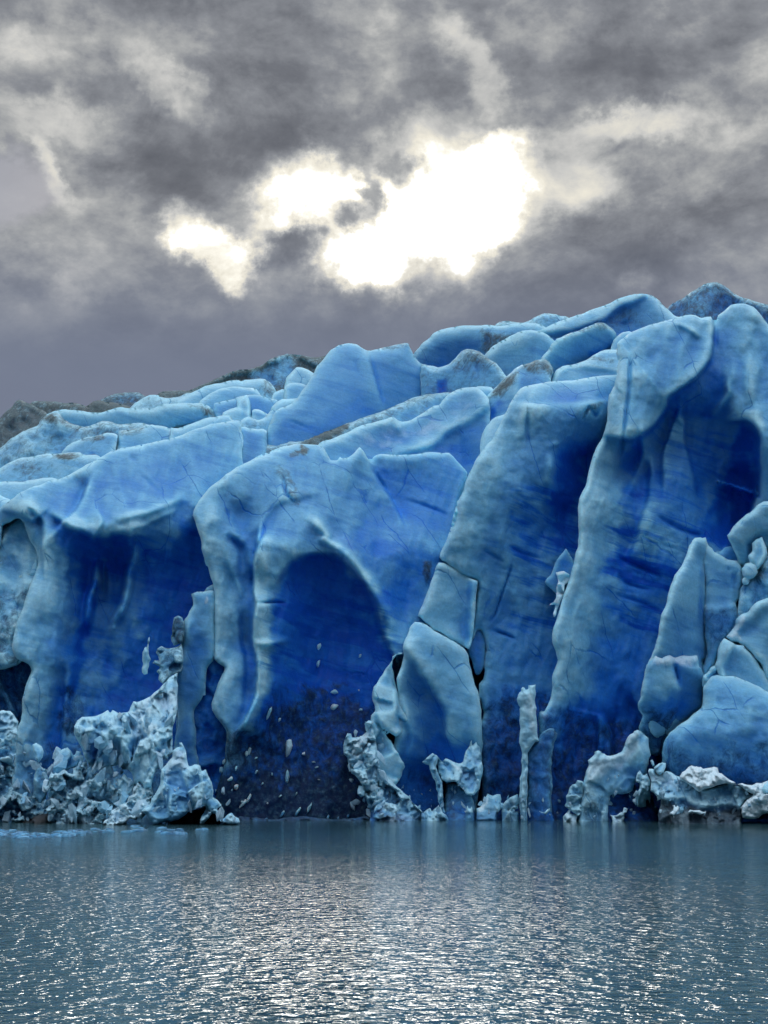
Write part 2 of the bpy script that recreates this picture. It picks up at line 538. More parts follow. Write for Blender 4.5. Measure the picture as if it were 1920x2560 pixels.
def smooth_open(p):
    q = np.vstack([2 * p[0] - p[1], p, 2 * p[-1] - p[-2]])
    out = []
    for i in range(1, len(q) - 2):
        p0, p1, p2, p3 = q[i - 1], q[i], q[i + 1], q[i + 2]
        m = max(2, int(np.hypot(*(p2 - p1)) / 14))
        for j in range(m):
            t = j / m
            out.append(.5 * ((2 * p1) + (p2 - p0) * t + (2 * p0 - 5 * p1 + 4 * p2 - p3) * t * t + (3 * p1 - p0 - 3 * p2 + p3) * t ** 3))
    out.append(p[-1])
    return np.array(out)


def tps(px, py, ctrl, lam=.02):
    c = np.array(ctrl, float); n = len(c)
    P = c[:, :2] / 100.0; v = c[:, 2]
    def U(r2):
        return .5 * r2 * np.log(r2 + 1e-9)
    K = U(((P[:, None] - P[None]) ** 2).sum(2)) + lam * np.eye(n)
    A = np.zeros((n + 3, n + 3)); A[:n, :n] = K; A[:n, n] = 1; A[:n, n + 1:] = P; A[n, :n] = 1; A[n + 1:, :n] = P.T
    A[n:, n:] += 1e-9 * np.eye(3)
    sol = np.linalg.lstsq(A, np.concatenate([v, [0, 0, 0]]), rcond=None)[0]
    X = np.stack([px, py], 1) / 100.0
    out = np.empty(len(px))
    for i in range(0, len(px), 8000):
        x = X[i:i + 8000]
        out[i:i + 8000] = U(((x[:, None] - P[None]) ** 2).sum(2)) @ sol[:n] + sol[n] + x @ sol[n + 1:]
    lo, hi = v.min() - 1.5, v.max() + 1.5
    return np.clip(out, lo, hi)


def to_world(px, py, Y):
    rx, rz = ray(px, py)
    return np.stack([rx * Y, Y, CAMZ + rz * Y], 1)


COL = S.collection


def tag(o, label=None, cat=None, group=None, kind=None):
    if label: o['label'] = label
    if cat: o['category'] = cat
    if group: o['group'] = group
    if kind: o['kind'] = kind
    return o


def mesh_object(name, co, faces, mat, attrs=None, parent=None, smooth=True):
    me = bpy.data.meshes.new(name)
    faces = np.asarray(faces)
    me.vertices.add(len(co)); me.vertices.foreach_set('co', np.ascontiguousarray(co, dtype=np.float32).ravel())
    k = faces.shape[1]
    me.loops.add(faces.size); me.loops.foreach_set('vertex_index', faces.astype(np.int32).ravel())
    me.polygons.add(len(faces)); me.polygons.foreach_set('loop_start', np.arange(0, faces.size, k, dtype=np.int32))
    try:
        me.polygons.foreach_set('loop_total', np.full(len(faces), k, dtype=np.int32))
    except Exception:
        pass
    me.polygons.foreach_set('use_smooth', np.full(len(faces), smooth, dtype=bool))
    me.update(calc_edges=True)
    for an, av in (attrs or {}).items():
        a = me.attributes.new(an, 'FLOAT', 'POINT')
        a.data.foreach_set('value', np.ascontiguousarray(av, dtype=np.float32))
    me.materials.append(mat)
    o = bpy.data.objects.new(name, me)
    COL.objects.link(o)
    if parent is not None:
        o.parent = parent
        o.matrix_parent_inverse = parent.matrix_basis.inverted()
    return o


STAT = {'tris': 0}
SURF = {}


def surf(o, px, py):
    x, y, Yv = SURF[o.name]
    k = int(((x - px) ** 2 + (y - py) ** 2).argmin())
    return float(Yv[k])


RIM = .25
CREST = None


def ice(name, label, cat, Y, poly, th=12., R=34., E=1.8, step=5., lean=6., ctrl=None, strokes=(), rough=(.25, 90.), facet=None,
        facet2=None, jag=(2.0, 30.), smooth=True, blue=.3, dirt=0., snow=0., band=.15, paint=(), group=None, parent=None, mat=None,
        kind=None, seed=None, aniso=1.0, billow=None, hf=None, flute=None, tilt=0., root=0., grow=0.):
    seed = seed if seed is not None else (abs(hash(label or name)) % 9973 if False else sum(ord(c) * (i + 1) for i, c in enumerate((label or name))) % 9973)
    p = T(poly) if isinstance(poly, str) else poly
    if root:
        yt, yb_ = p[:, 1].min(), p[:, 1].max()
        q_ = np.clip((p[:, 1] - (yb_ - .3 * (yb_ - yt))) / (.3 * (yb_ - yt)), 0, 1)
        p = np.stack([p[:, 0], p[:, 1] + root * q_], 1)
    dense = smooth_closed(p, 9) if smooth else resample(p, 9)
    if jag[0] > 0:
        a = np.arctan2(*(np.roll(dense, -1, 0) - np.roll(dense, 1, 0)).T[::-1])
        nz = fbm(dense[:, 0] + seed, dense[:, 1] - seed, jag[1], 3, .6) * jag[0] * 1.6
        dense = dense + np.stack([-np.sin(a), np.cos(a)], 1) * nz[:, None]
    if grow:
        e_ = np.roll(dense, -1, 0) - np.roll(dense, 1, 0)
        e_ = e_ / np.maximum(np.hypot(e_[:, 0], e_[:, 1]), 1e-6)[:, None]
        ar = (dense[:, 0] * np.roll(dense[:, 1], -1) - np.roll(dense[:, 0], -1) * dense[:, 1]).sum()
        dense = dense + np.stack([e_[:, 1], -e_[:, 0]], 1) * grow * (1 if ar > 0 else -1)
    x0, y0 = dense.min(0) - step; x1, y1 = dense.max(0) + step
    nx, ny = int((x1 - x0) / step) + 2, int((y1 - y0) / step) + 2
    gx, gy = np.meshgrid(x0 + np.arange(nx) * step, y0 + np.arange(ny) * step)
    gx = gx.ravel(); gy = gy.ravel()
    s, qx, qy = sdf(gx, gy, dense)
    ins = (s > 0).reshape(ny, nx)
    cell = ins[:-1, :-1] | ins[1:, :-1] | ins[:-1, 1:] | ins[1:, 1:]
    iy, ix = np.nonzero(cell)
    i00 = iy * nx + ix
    quads = np.stack([i00, i00 + nx, i00 + nx + 1, i00 + 1], 1)
    used = np.zeros(nx * ny, bool); used[quads.ravel()] = True
    remap = -np.ones(nx * ny, int); remap[used] = np.arange(used.sum())
    quads = remap[quads]
    px = gx[used]; py = gy[used]; sv = s[used]; ox = qx[used]; oy = qy[used]
    snap = sv <= 0
    near = (sv > 0) & (sv < step * .35)
    px = np.where(snap | near, ox, px); py = np.where(snap | near, oy, py); sv = np.where(snap | near, 0, sv)
    # relief towards the camera, metres
    u = np.clip(sv / R, 0, 1)
    drop = E * (1 - np.sqrt(np.clip(1 - (1 - u) ** 2, 0, 1)))
    dep = np.zeros(len(px))
    if ctrl:
        if step < 4.5:
            ctrl = [(x_, y_, d_ * (.62 if d_ < 0 and y_ > 1340 else 1)) for (x_, y_, d_) in ctrl]
        dep += tps(px, py, ctrl)
    if strokes:
        dep += stroke_depth(px, py, strokes)
    fade = np.clip(sv / (R * .5), .15, 1)
    if rough:
        dep += rough[0] * fbm(px + seed * 3.1, py, rough[1], 5, .52) * 1.5 * fade
    if facet:
        dep += facet[0] * facets(px + fbm(px, py, 50, 2) * 8, py + fbm(px + 99, py, 50, 2) * 8, facet[1], seed, aniso)
    if facet2:
        dep += facet2[0] * facets(px, py, facet2[1], seed + 5, aniso)
        dep += facet2[0] * .45 * facets(px, py, facet2[1] * .55, seed + 9, aniso)
    if flute:
        wx = px + .22 * (py - 1400) + 25 * fbm(px, py, 160, 2)
        dep += flute[0] * fbm(wx, py / 4.5 + seed, flute[1], 4, .55, ridged=True) * fade
    if hf:
        dep += hf[0] * fbm(px + seed, py * .8, hf[1], 4, .62, ridged=True)
    if billow:
        dep += billow[0] * (1 - np.abs(fbm(px + seed, py + seed, billow[1], 4, .55)) * 2.6)
    YY = Y + lean * (2054 - py) / 1000.0 + drop - dep
    if tilt:
        YY = YY + tilt * np.maximum(0, np.interp(px, *CREST) - py) / 1000.0
    # hollows bluer, thin weathered crests paler: translucent glow and shade painted into the colour
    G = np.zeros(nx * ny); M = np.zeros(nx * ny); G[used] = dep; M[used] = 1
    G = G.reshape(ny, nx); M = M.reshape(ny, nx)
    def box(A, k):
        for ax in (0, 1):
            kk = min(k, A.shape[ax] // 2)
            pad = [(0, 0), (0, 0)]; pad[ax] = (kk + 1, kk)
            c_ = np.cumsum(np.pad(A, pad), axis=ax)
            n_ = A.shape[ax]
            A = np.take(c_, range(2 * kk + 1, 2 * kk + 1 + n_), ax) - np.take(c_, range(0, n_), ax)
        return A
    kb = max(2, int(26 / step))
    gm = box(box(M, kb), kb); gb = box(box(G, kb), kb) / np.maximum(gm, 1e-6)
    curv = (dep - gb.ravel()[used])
    co = to_world(px, py, YY)
    keep = (px, py, YY)
    n = len(px)
    # boundary edges in order of their quads
    e = np.concatenate([quads[:, [0, 1]], quads[:, [1, 2]], quads[:, [2, 3]], quads[:, [3, 0]]])
    key = e.min(1) * n + e.max(1)
    uq, inv, cnt = np.unique(key, return_inverse=True, return_counts=True)
    be = e[cnt[inv] == 1]
    bv = np.unique(be)
    bm = -np.ones(n, int); bm[bv] = np.arange(len(bv))
    bx, by = px[bv], py[bv]
    cx, cy = bx.mean(), by.mean()
    Yback = float(Y + lean * (2054 - py.min()) / 1000.0 + th) if th > 3 else None
    rings = [co[bv]]
    for f, sc in ((.35, 1.0), (1.0, .965)):
        yb = YY[bv] + f * th
        rings.append(to_world(cx + (bx - cx) * sc, cy + (by - cy) * sc, yb))
    nb = len(bv)
    allco = [co] + rings
    base = n
    fs = [quads]
    for r_ in range(2):
        a = base + r_ * nb + bm[be[:, 0]]; b = base + r_ * nb + bm[be[:, 1]]
        fs.append(np.stack([b, a, a + nb, b + nb], 1))
    # back sheet closes the block
    bb = YY + th
    bco = to_world(cx + (px - cx) * .965, cy + (py - cy) * .965, bb)
    allco.append(bco)
    fs.append(quads[:, ::-1] + base + 3 * nb)
    V = np.concatenate(allco); F = np.concatenate(fs)
    # ice attributes
    bl = np.full(n, float(blue)); di = np.full(n, float(dirt)); sn = np.full(n, float(snow)); ba = np.full(n, float(band))
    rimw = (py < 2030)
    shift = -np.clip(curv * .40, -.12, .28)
    for pt in paint:
        which, ps, val, feather = pt[:4]
        pp = T(ps)
        if which == 'blue' and len(pt) < 5 and Y < 133 and step < 4.5 and mat is None:
            feather = feather * 1.5
        wob = fbm(px + 31, py + 7, 70, 4, .55) * feather * .9
        if len(pp) > 2 and len(pt) < 5:
            ss, _, _ = sdf(px, py, smooth_closed(pp, 25))
            m = np.clip((ss + wob) / feather + .5, 0, 1)
        else:
            D, _, _ = line_dist(px, py, smooth_open(pp))
            m = np.clip(1.15 * (1 - (D + wob * .35) / (feather * 1.25)), 0, 1)
        m = m * m * (3 - 2 * m)
        tgt = {'blue': bl, 'dirt': di, 'snow': sn, 'band': ba}[which]
        tgt += m * (val - tgt)
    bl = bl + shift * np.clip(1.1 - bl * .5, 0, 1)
    bl = bl - rimw * (RIM * np.exp(-sv / 9.0) + bl * .42 * np.exp(-sv / (R * 1.5)))  # paler rim: worn edge plus backlit glow put into the colour
    att = {}
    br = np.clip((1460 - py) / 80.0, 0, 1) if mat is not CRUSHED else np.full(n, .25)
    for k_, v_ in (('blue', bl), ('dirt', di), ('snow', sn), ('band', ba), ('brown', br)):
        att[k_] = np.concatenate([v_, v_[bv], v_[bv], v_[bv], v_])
    # origin at the foot of the block
    org = np.array([V[:, 0].mean(), V[:, 1].mean(), V[:, 2].min()])
    if parent is not None:
        org = np.array(parent.location)
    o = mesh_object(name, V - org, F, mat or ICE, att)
    SURF[o.name] = keep
    STAT['tris'] += 2 * len(F)
    if parent is not None:
        o.parent = parent
    else:
        o.location = org
    return tag(o, label, cat, group, kind)

# ------------------------------------------------------------------ lake and glacier body
def water():
    me_x = np.array([-3000, -400, 400, 3000.]); me_y = np.array([-1500, -100, 400, 3000.])
    X, Yy = np.meshgrid(me_x, me_y)
    co = np.stack([X.ravel(), Yy.ravel(), np.zeros(16)], 1)
    q = [[j * 4 + i, j * 4 + i + 1, (j + 1) * 4 + i + 1, (j + 1) * 4 + i] for j in range(3) for i in range(3)]
    o = mesh_object('water', co, q, WATER)
    tag(o, 'rippled teal grey lake water in front of the ice wall', kind='structure')
    # lake bed far below, so the water has depth
    return o


water()

FRONT_TOP = [(-900, 1350), (-60, 1360), (60, 1310), (250, 1200), (400, 1170), (600, 1200), (800, 1230), (1000, 1290), (1150, 1300), (1250, 1150), (1340, 1030),
             (1520, 1010), (1600, 930), (1800, 850), (1990, 850), (2900, 830)]
SKYLINE = [(-900, 1120), (0, 1120), (200, 1080), (400, 1050), (620, 960), (850, 940), (1050, 890), (1300, 850), (1500, 840), (1600, 800), (1780, 800), (1990, 800), (2900, 780)]


def glacier_body():
    """the mass of the glacier that the seracs stand on and in front of"""
    pxs = np.linspace(-2600, 4500, 330)
    ys = np.concatenate([[143.0], np.linspace(143.6, 230, 40), np.linspace(236, 700, 16)])
    f1 = np.interp(pxs, *np.array(FRONT_TOP).T); f2 = np.interp(pxs, *np.array(SKYLINE).T)
    rows = []
    r0 = to_world(pxs, np.full_like(pxs, 1300.), np.full_like(pxs, 140.)); r0[:, 2] = -2
    rows.append(r0)
    for k in range(1, 7):
        r = to_world(pxs, f1, np.full_like(pxs, 140 + k * .5)); r[:, 2] = -2 + (r[:, 2] + 2) * k / 7.0
        r[:, 1] += 1.2 * fbm(pxs, np.full_like(pxs, k * 160.), 260, 4)
        rows.append(r)
    for y in ys:
        t = min(1, (y - 143) / 87.0)
        if y <= 230:
            py = f1 * (1 - t) + f2 * t + 40 * (1 - t)
            r = to_world(pxs, py, np.full_like(pxs, y))
        else:
            r = to_world(pxs, f2, np.full_like(pxs, 230.))
            r[:, 0] *= y / 230.0; r[:, 1] = y
            r[:, 2] += (y - 230) * -.01
        r[:, 2] += (1.1 if y > 150 else .5) * fbm(r[:, 0] * 10, np.full_like(pxs, y * 10), 140, 4)
        rows.append(r)
    co = np.concatenate(rows); m = len(pxs); nr = len(rows)
    i = np.arange(m - 1)
    q = np.concatenate([np.stack([j * m + i, j * m + i + 1, (j + 1) * m + i + 1, (j + 1) * m + i], 1) for j in range(nr - 1)])
    n = len(co)
    o = mesh_object('glacier', co, q, ICE, {'blue': np.full(n, .8), 'dirt': np.full(n, .15), 'snow': np.zeros(n), 'band': np.full(n, .1)})
    tag(o, 'mass of the glacier rising behind the ice wall', kind='structure')


glacier_body()

CREST = np.array(FRONT_TOP, float).T
_ice = ice


def ice(*a, **k):
    k.setdefault('R', 20); k.setdefault('E', 1.1)
    if k.get('group') == 'fallen blocks at the right edge':
        k.setdefault('grow', 4.5)
    if k.get('group') in ('cracked blocks of the leaning fin', 'split blue pillar'):
        k.setdefault('grow', 1.5)
    if k.get('group') in TILTED:
        k.setdefault('tilt', 38.); k.setdefault('root', 60.)
    return _ice(*a, **k)


TILTED = ('weathered ridges on top of the glacier', 'loose blocks between the upper ridges', 'tall seracs of the upper glacier')
UP = 'weathered ridges on top of the glacier'
FR = 'blue seracs of the ice wall'
RU = 'crushed ice at the foot of the wall'
DK = dict(blue=.30, dirt=.8, rough=(.5, 70), E=1.2, R=13)

# ------------------------------------------------------------------ skyline and upper ridges, far to near
ice('ice_ridge', 'pale green grey low far ridge behind the rounded blue dome', 'ice ridge', 186,
    'C:20,460 40,388 90,362 140,365 210,374 270,342 330,318 380,318 430,330 480,342 500,480', blue=.25, dirt=.25, R=10, group=UP)
ice('ice_ridge', 'grey green pointed peak, highest point on the skyline', 'ice ridge', 185,
    'C:1040,420 1065,282 1150,230 1230,175 1290,140 1330,127 1380,140 1430,175 1490,215 1560,235 1620,255 1700,275 1800,300 1800,520 1060,520',
    ctrl=[(1790, 720, 1.5), (1700, 780, -1.5), (1760, 790, .5), (1820, 790, -2), (1900, 780, 0)], **{**DK, 'blue': .5, 'dirt': .45}, group=UP)
ice('ice_ridge', 'long smooth blue ridge climbing to the crest left of the grey peak', 'ice ridge', 172,
    'C:-30,600 0,540 60,490 130,455 200,420 260,412 300,422 345,398 420,365 510,332 600,302 700,265 780,228 840,208 900,198 950,202 1000,226 1050,280 1120,332 1200,360 1200,620 600,700 60,760',
    E=1.30, R=25, ctrl=[(1250, 860, 1.5), (1330, 830, .5), (1500, 800, 0), (1600, 740, 1), (1650, 790, 1), (1450, 850, -1), (1550, 800, -1.5), (1290, 900, 0)],
    strokes=[('s', 'C:330,430 480,425 640,375 700,350 780,280 860,250 930,212', 6, 1.4, 60), ('r', 'C:800,450 810,380 880,350', 8, -1)],
    blue=.42, dirt=.05, paint=[('dirt', 'C:640,375 700,340 800,290 900,290 900,370 780,400', .32, 20)], group=UP)
ice('ice_ridge', 'big rounded blue dome on the skyline right of the notch', 'ice ridge', 176,
    'B:1000,380 1025,322 1060,280 1110,230 1160,190 1230,165 1330,152 1450,150 1560,155 C:150,378 250,375 330,392 380,470 200,560 B:1400,420 1200,420 1020,400',
    E=2.00, R=35, ctrl=[(1110, 840, 1), (1200, 830, 1.5), (1150, 890, -2), (1250, 860, 0), (1300, 840, -1)],
    strokes=[('r', 'B:1460,150 1465,220 1455,280 1440,330', 8, -.8)], blue=.48,
    paint=[('dirt', 'B:1440,180 1530,190 1640,205 1600,260 1500,310 1440,290', .62, 24)], group=UP)
ice('ice_ridge', 'dark furrowed grey ridge at the left edge of the skyline', 'ice ridge', 184,
    'G:-260,700 -260,420 -60,400 0,368 30,310 75,270 130,235 160,175 205,160 250,180 320,208 400,260 480,300 520,420 330,520 100,700',
    strokes=[('r', 'G:0,400 120,470 220,520', 14, -1.6), ('r', 'G:160,330 260,400 340,460', 14, -1.6), ('r', 'G:250,190 330,290 430,380', 12, -1.4), ('r', 'G:60,300 160,340 230,380', 10, 1)],
    **{**DK, 'dirt': .85, 'snow': .05}, group=UP)
ice('ice_ridge', 'flat topped grey ridge beside the furrowed one on the skyline', 'ice ridge', 186,
    'G:300,230 325,188 360,178 480,180 600,184 700,196 760,194 850,216 905,228 920,420 320,420', **{**DK, 'dirt': .8}, group=UP)
ice('ice_ridge', 'small dark olive hump on the left skyline', 'ice ridge', 181,
    'G:830,330 850,268 920,215 970,178 1030,168 1100,184 1230,200 1330,228 1360,246 1360,380 850,400', **{**DK, 'dirt': .95}, group=UP)
ice('ice_ridge', 'rounded hump with blue face above the olive hump', 'ice ridge', 185,
    'G:1030,240 1050,165 1120,128 1230,94 1350,84 1440,92 1500,118 1560,150 1450,300 1050,300', **{**DK, 'blue': .5, 'dirt': .6}, group=UP)
ice('ice_ridge', 'long dirty green ridge line left of the tall blue serac', 'ice ridge', 190,
    'H:20,640 50,525 130,490 200,482 300,487 380,485 430,458 500,425 600,393 700,343 800,300 900,273 1000,262 1080,240 1150,213 1200,165 1290,130 1400,108 1480,110 1580,122 B:300,322 380,332 440,340 540,338 540,520 H:1300,600 700,700',
    strokes=[('s', 'H:560,440 700,400 850,310 1000,300 1160,235 1300,170 1440,118 1560,160 1640,200', 6, 1.6, 50), ('r', 'H:1180,260 1250,400 1280,470', 8, -1)],
    paint=[('dirt', 'H:1060,300 1260,200 1420,140 1500,250 1400,400 1150,380', .32, 40)], **{**DK, 'dirt': .8}, group=UP)
ice('ice_ridge', 'thin pale streaked ledge above the ridge with the brown end', 'ice ridge', 178,
    'G:1340,300 1350,242 1400,200 1480,150 1550,110 1640,116 H:60,548 180,556 300,536 370,510 430,505 470,640 200,700 G:1340,330', blue=.12, dirt=.22, R=10, group=UP)
ice('ice_ridge', 'long light blue shelf below the dirty green ridge', 'ice ridge', 176,
    'H:240,620 270,585 350,545 420,500 500,460 600,425 700,405 800,385 900,377 930,386 960,372 1060,368 1170,362 1250,430 1290,480 1270,640 500,720',
    blue=.22, E=1.20, paint=[('dirt', 'H:1100,440 1180,380 1290,480 1260,560 1150,520', .5, 24)], group=UP)
ice('ice_ridge', 'rounded bright blue shelf below the light blue shelf', 'ice ridge', 170,
    'H:480,620 500,580 560,540 650,490 740,455 830,443 950,446 1040,450 1085,466 1112,512 1140,560 1130,680 600,720', blue=.36, E=1.30, R=17,
    paint=[('dirt', 'H:500,580 580,530 620,560 640,640 560,640', .5, 24)], group=UP)
ice('ice_block', 'pale angular block leaning on the tall blue serac near its top left', 'ice block', 180,
    'H:1370,420 1392,353 1440,295 1500,237 1560,243 1620,268 1680,300 1680,480 1400,470', blue=.2, R=11, rough=(.2, 40), group='loose blocks between the upper ridges')
ice('ice_block', 'rounded pale cube sitting left of the tall blue serac', 'ice block', 168,
    'H:1372,580 1378,470 1384,440 1422,405 1490,393 1552,405 1600,432 1600,600', blue=.3, R=10, group='loose blocks between the upper ridges')
ice('ice_block', 'grey wedge block just left of the rounded pale cube', 'ice block', 169,
    'H:1235,580 1245,545 1262,508 1310,485 1385,472 1390,600', blue=.3, dirt=.1, R=9, group='loose blocks between the upper ridges')
ice('ice_ridge', 'square ended slab with sharp upright edge in the upper ridges', 'ice ridge', 166,
    'H:640,760 640,618 660,607 760,590 880,556 960,530 1060,525 1130,535 1200,560 1295,582 1300,660 1240,760 700,800', blue=.45, R=11,
    strokes=[('r', 'H:655,620 660,740', 6, 1), ('s', 'H:1030,760 1020,640 1000,560 985,530', 4, 1.5, 30)], group=UP)
ice('ice_block', 'upright pale pillar block in the middle of the upper ridges', 'ice block', 163,
    'H:720,760 740,715 780,690 860,658 880,655 874,600 884,566 940,538 985,530 1003,562 1020,640 1032,760 960,800', blue=.16, R=9, rough=(.3, 40),
    strokes=[('r', 'H:870,780 930,700 945,640', 5, .8)], group='loose blocks between the upper ridges')
ice('ice_block', 'little rounded dome block tucked in a saddle of pale ice', 'ice block', 160,
    'H:1036,800 1038,690 1060,674 1110,680 1160,700 1205,732 1200,800', blue=.34, R=9, rough=(.1, 40), jag=(.6, 20), group='loose blocks between the upper ridges')
ice('ice_ridge', 'wide blue ridge with a brown weathered right end', 'ice ridge', 164,
    'G:390,520 410,410 432,362 490,315 560,280 640,268 760,270 860,278 950,290 1040,295 1120,275 1200,245 1260,240 1400,256 1540,250 1659,232 H:60,640 150,618 300,612 430,612 530,620 590,642 630,682 645,740 640,820 200,900 G:1300,600 600,640',
    E=1.20, blue=.36, ctrl=[(150, 1040, 0), (250, 1045, .5), (370, 1050, 1), (480, 1030, 1.5), (530, 1040, 0), (250, 1100, -1.5)],
    paint=[('dirt', 'H:370,620 520,622 600,650 650,740 560,760 500,690 400,670', .7, 24), ('snow', 'G:620,300 860,290 900,400 760,400', .1, 30)], group=UP)
ice('ice_ridge', 'broad dull grey blue slope at the far left with a brown nick on its crest', 'ice ridge', 158,
    'G:-260,1000 -260,700 -60,690 0,655 60,620 110,565 200,520 300,465 400,428 408,395 430,362 520,303 590,288 650,360 720,400 800,430 870,450 940,430 1000,395 1060,377 1120,388 1200,410 1290,418 1440,405 1540,420 1659,432 H:60,870 40,1000 G:1300,800 600,900',
    E=1.00, rough=(.6, 80), blue=.24, dirt=.26, ctrl=[(130, 1040, 1.5), (60, 1130, 1), (150, 1110, 0), (250, 1080, -1), (350, 1070, -.5), (20, 1150, 0), (200, 1140, 0)],
    paint=[('dirt', 'G:440,360 520,310 590,300 560,380 480,370', .75, 16), ('dirt', 'G:600,340 720,400 830,440 760,440 640,390', .6, 20), ('dirt', 'G:760,430 1100,380 1250,440 1100,560 800,560', .42, 40)], group=UP)
ice('ice_ridge', 'blue slab with straight top edge right of the crack', 'ice ridge', 152,
    'G:1215,800 1232,492 1330,475 1450,456 1520,432 1570,422 1659,432 H:60,838 130,852 185,878 205,900 235,940 270,1000 270,1100 G:1400,800', blue=.3, R=12, dirt=.04, paint=[('dirt', 'G:1240,480 1500,450 1500,480 1250,520', .4, 14)], group=UP)
ice('ice_ridge', 'smooth tapering ridge right of the slab crack', 'ice ridge', 151,
    'H:200,1100 195,868 260,872 330,855 420,820 530,785 640,755 740,739 800,745 850,785 880,830 880,1000', blue=.28, R=13, group=UP)
ice('ice_ridge', 'grey blue hump with a brown stained crest above the lowest left ridges', 'ice ridge', 149,
    'G:600,800 640,700 690,650 760,605 870,560 950,545 1050,525 1110,507 1180,507 1222,530 1215,600 1205,690 1205,900 640,900', blue=.36, dirt=.12, R=12,
    paint=[('dirt', 'G:860,570 960,545 1060,530 1080,560 960,600 870,610', .75, 14), ('blue', 'G:820,670 930,680 1020,720 940,730', .75, 14), ('dirt', 'G:940,740 1010,730 980,800', .7, 12)], group=UP)
ice('ice_ridge', 'long pale ridge with a dark line under its crest at the left edge', 'ice ridge', 146,
    'G:-260,1250 -260,960 -60,900 0,868 100,810 200,770 330,750 480,730 640,718 750,708 830,710 880,732 1030,745 1060,900 700,1150 300,1200', E=1.10, blue=.28, dirt=.18,
    paint=[('dirt', 'G:550,745 700,722 820,715 830,760 700,790 560,770', .9, 10), ('dirt', 'G:200,850 340,850 420,900 300,940', .4, 40)],
    strokes=[('r', 'G:340,770 420,920', 3, -.5), ('r', 'G:30,880 120,960', 3, -.5)], group=UP)
ice('ice_ridge', 'lowest smooth pale ridge behind the leftmost serac', 'ice ridge', 141,
    'G:-260,1400 -260,1030 -60,1016 0,1012 70,1008 200,1018 330,990 450,978 540,970 620,990 700,1100 500,1300', blue=.24, R=13, dirt=.05, group=UP)
ice('ice_ridge', 'small pale shoulder at the extreme left edge under the smooth ridge', 'ice ridge', 138,
    'G:-200,1500 -200,1120 -60,1140 0,1155 50,1180 130,1220 170,1400', blue=.22, R=11, group=UP)
ice('ice_ridge', 'curved pale saddle flowing into the tall blue serac', 'ice ridge', 157,
    'H:900,1000 918,795 960,765 1000,751 1050,770 1100,785 1160,770 1210,722 1240,650 1290,600 1350,575 1460,570 1560,580 1560,1000', blue=.26, R=10,
    paint=[('dirt', 'H:930,820 1190,810 1180,860 930,865', .3, 14)], group=UP)
ice('ice_block', 'flat topped blue block between two pale ridges', 'ice block', 150,
    'H:905,1200 925,869 1000,875 1100,882 1150,880 1185,905 1195,1150 1150,1200', blue=.42, R=11, group='loose blocks between the upper ridges')
ice('serac', 'tall smooth blue serac with a double top standing alone on the skyline', 'serac', 153,
    'B:100,960 120,870 150,800 175,740 205,670 240,640 300,620 350,560 420,460 460,390 500,340 540,295 580,268 640,254 690,265 740,295 770,300 850,283 930,262 975,254 997,254 1008,285 1028,325 1060,365 1100,385 1170,400 1250,480 1300,640 1000,780 500,980',
    E=2.25, R=35, blue=.5, dirt=.03, ctrl=[(870, 880, 1), (1000, 880, 1), (830, 950, 2), (800, 1050, 2.5), (960, 980, 0), (1100, 960, -3), (700, 1100, 2), (930, 1050, -1)],
    strokes=[('r', 'B:765,300 790,400 815,490 835,570 860,640', 4, -1.0), ('r', 'B:675,320 690,400 715,470', 6, -.5), ('s', 'B:860,640 835,570 815,490 790,400 765,300', 6, .7, 90), ('r', 'B:260,700 360,740 450,780', 3, -.4)],
    paint=[('dirt', 'B:840,285 940,258 1000,252 1000,268 900,285', .4, 10), ('blue', 'B:130,850 200,760 330,720 640,700 700,600 900,620 860,650 500,780 200,870', .66, 40)], group='tall seracs of the upper glacier')
ice('serac', 'brown streaked hooked serac right of the tall double topped one', 'serac', 151,
    'B:1080,560 1075,385 1130,402 1200,396 1240,376 1275,345 1310,303 1345,288 1380,290 1420,308 1480,348 1530,392 1568,440 1600,480 1590,620 1200,640', E=1.30, R=17,
    blue=.38, dirt=.22, jag=(2.2, 14), ctrl=[(1080, 940, -1), (1170, 900, 1.5), (1230, 930, .5), (1150, 960, 0), (1250, 980, -1)],
    strokes=[('r', 'B:1185,545 1195,500', 7, -1.4), ('r', 'B:1345,500 1350,470', 6, -1), ('r', 'B:1410,310 1400,400 1420,480', 6, -.6)],
    paint=[('dirt', 'B:1290,330 1350,290 1440,315 1500,370 1480,420 1380,380 1300,400', .52, 28), ('blue', 'B:1170,470 1215,480 1210,540 1180,560', .95, 14)], group='tall seracs of the upper glacier')
ice('ice_ridge', 'light blue rising slope at the middle right under the long ridge', 'ice ridge', 164,
    'C:-60,720 -20,560 0,540 60,492 130,457 200,422 280,416 340,440 400,480 420,560 330,620 100,760', blue=.34, R=18, E=1.20,
    ctrl=[(1260, 860, 1), (1300, 850, 1.5), (1290, 920, -1), (1340, 860, 0)], group=UP)
ice('serac', 'blue serac with a brown rim and steep hollow left side on the upper right', 'serac', 158,
    'C:300,640 318,580 350,540 375,500 410,465 470,438 560,410 640,376 685,370 720,395 760,430 750,500 700,560 620,620 520,660 420,700', blue=.42, R=12, E=1.20,
    ctrl=[(1370, 900, 1), (1440, 850, 1.5), (1500, 830, 1), (1420, 900, -1), (1500, 880, -2)],
    paint=[('dirt', 'C:370,500 420,455 560,405 690,368 720,400 600,410 480,450 400,520', .5, 26), ('blue', 'C:600,560 730,480 770,450 740,520 640,580', .9, 24)], group='tall seracs of the upper glacier')
ice('ice_block', 'small grey blue lump left of the jagged edge of the tower', 'ice block', 152,
    'C:728,560 735,490 760,455 800,430 860,430 860,580', blue=.4, R=9, group='loose blocks between the upper ridges')
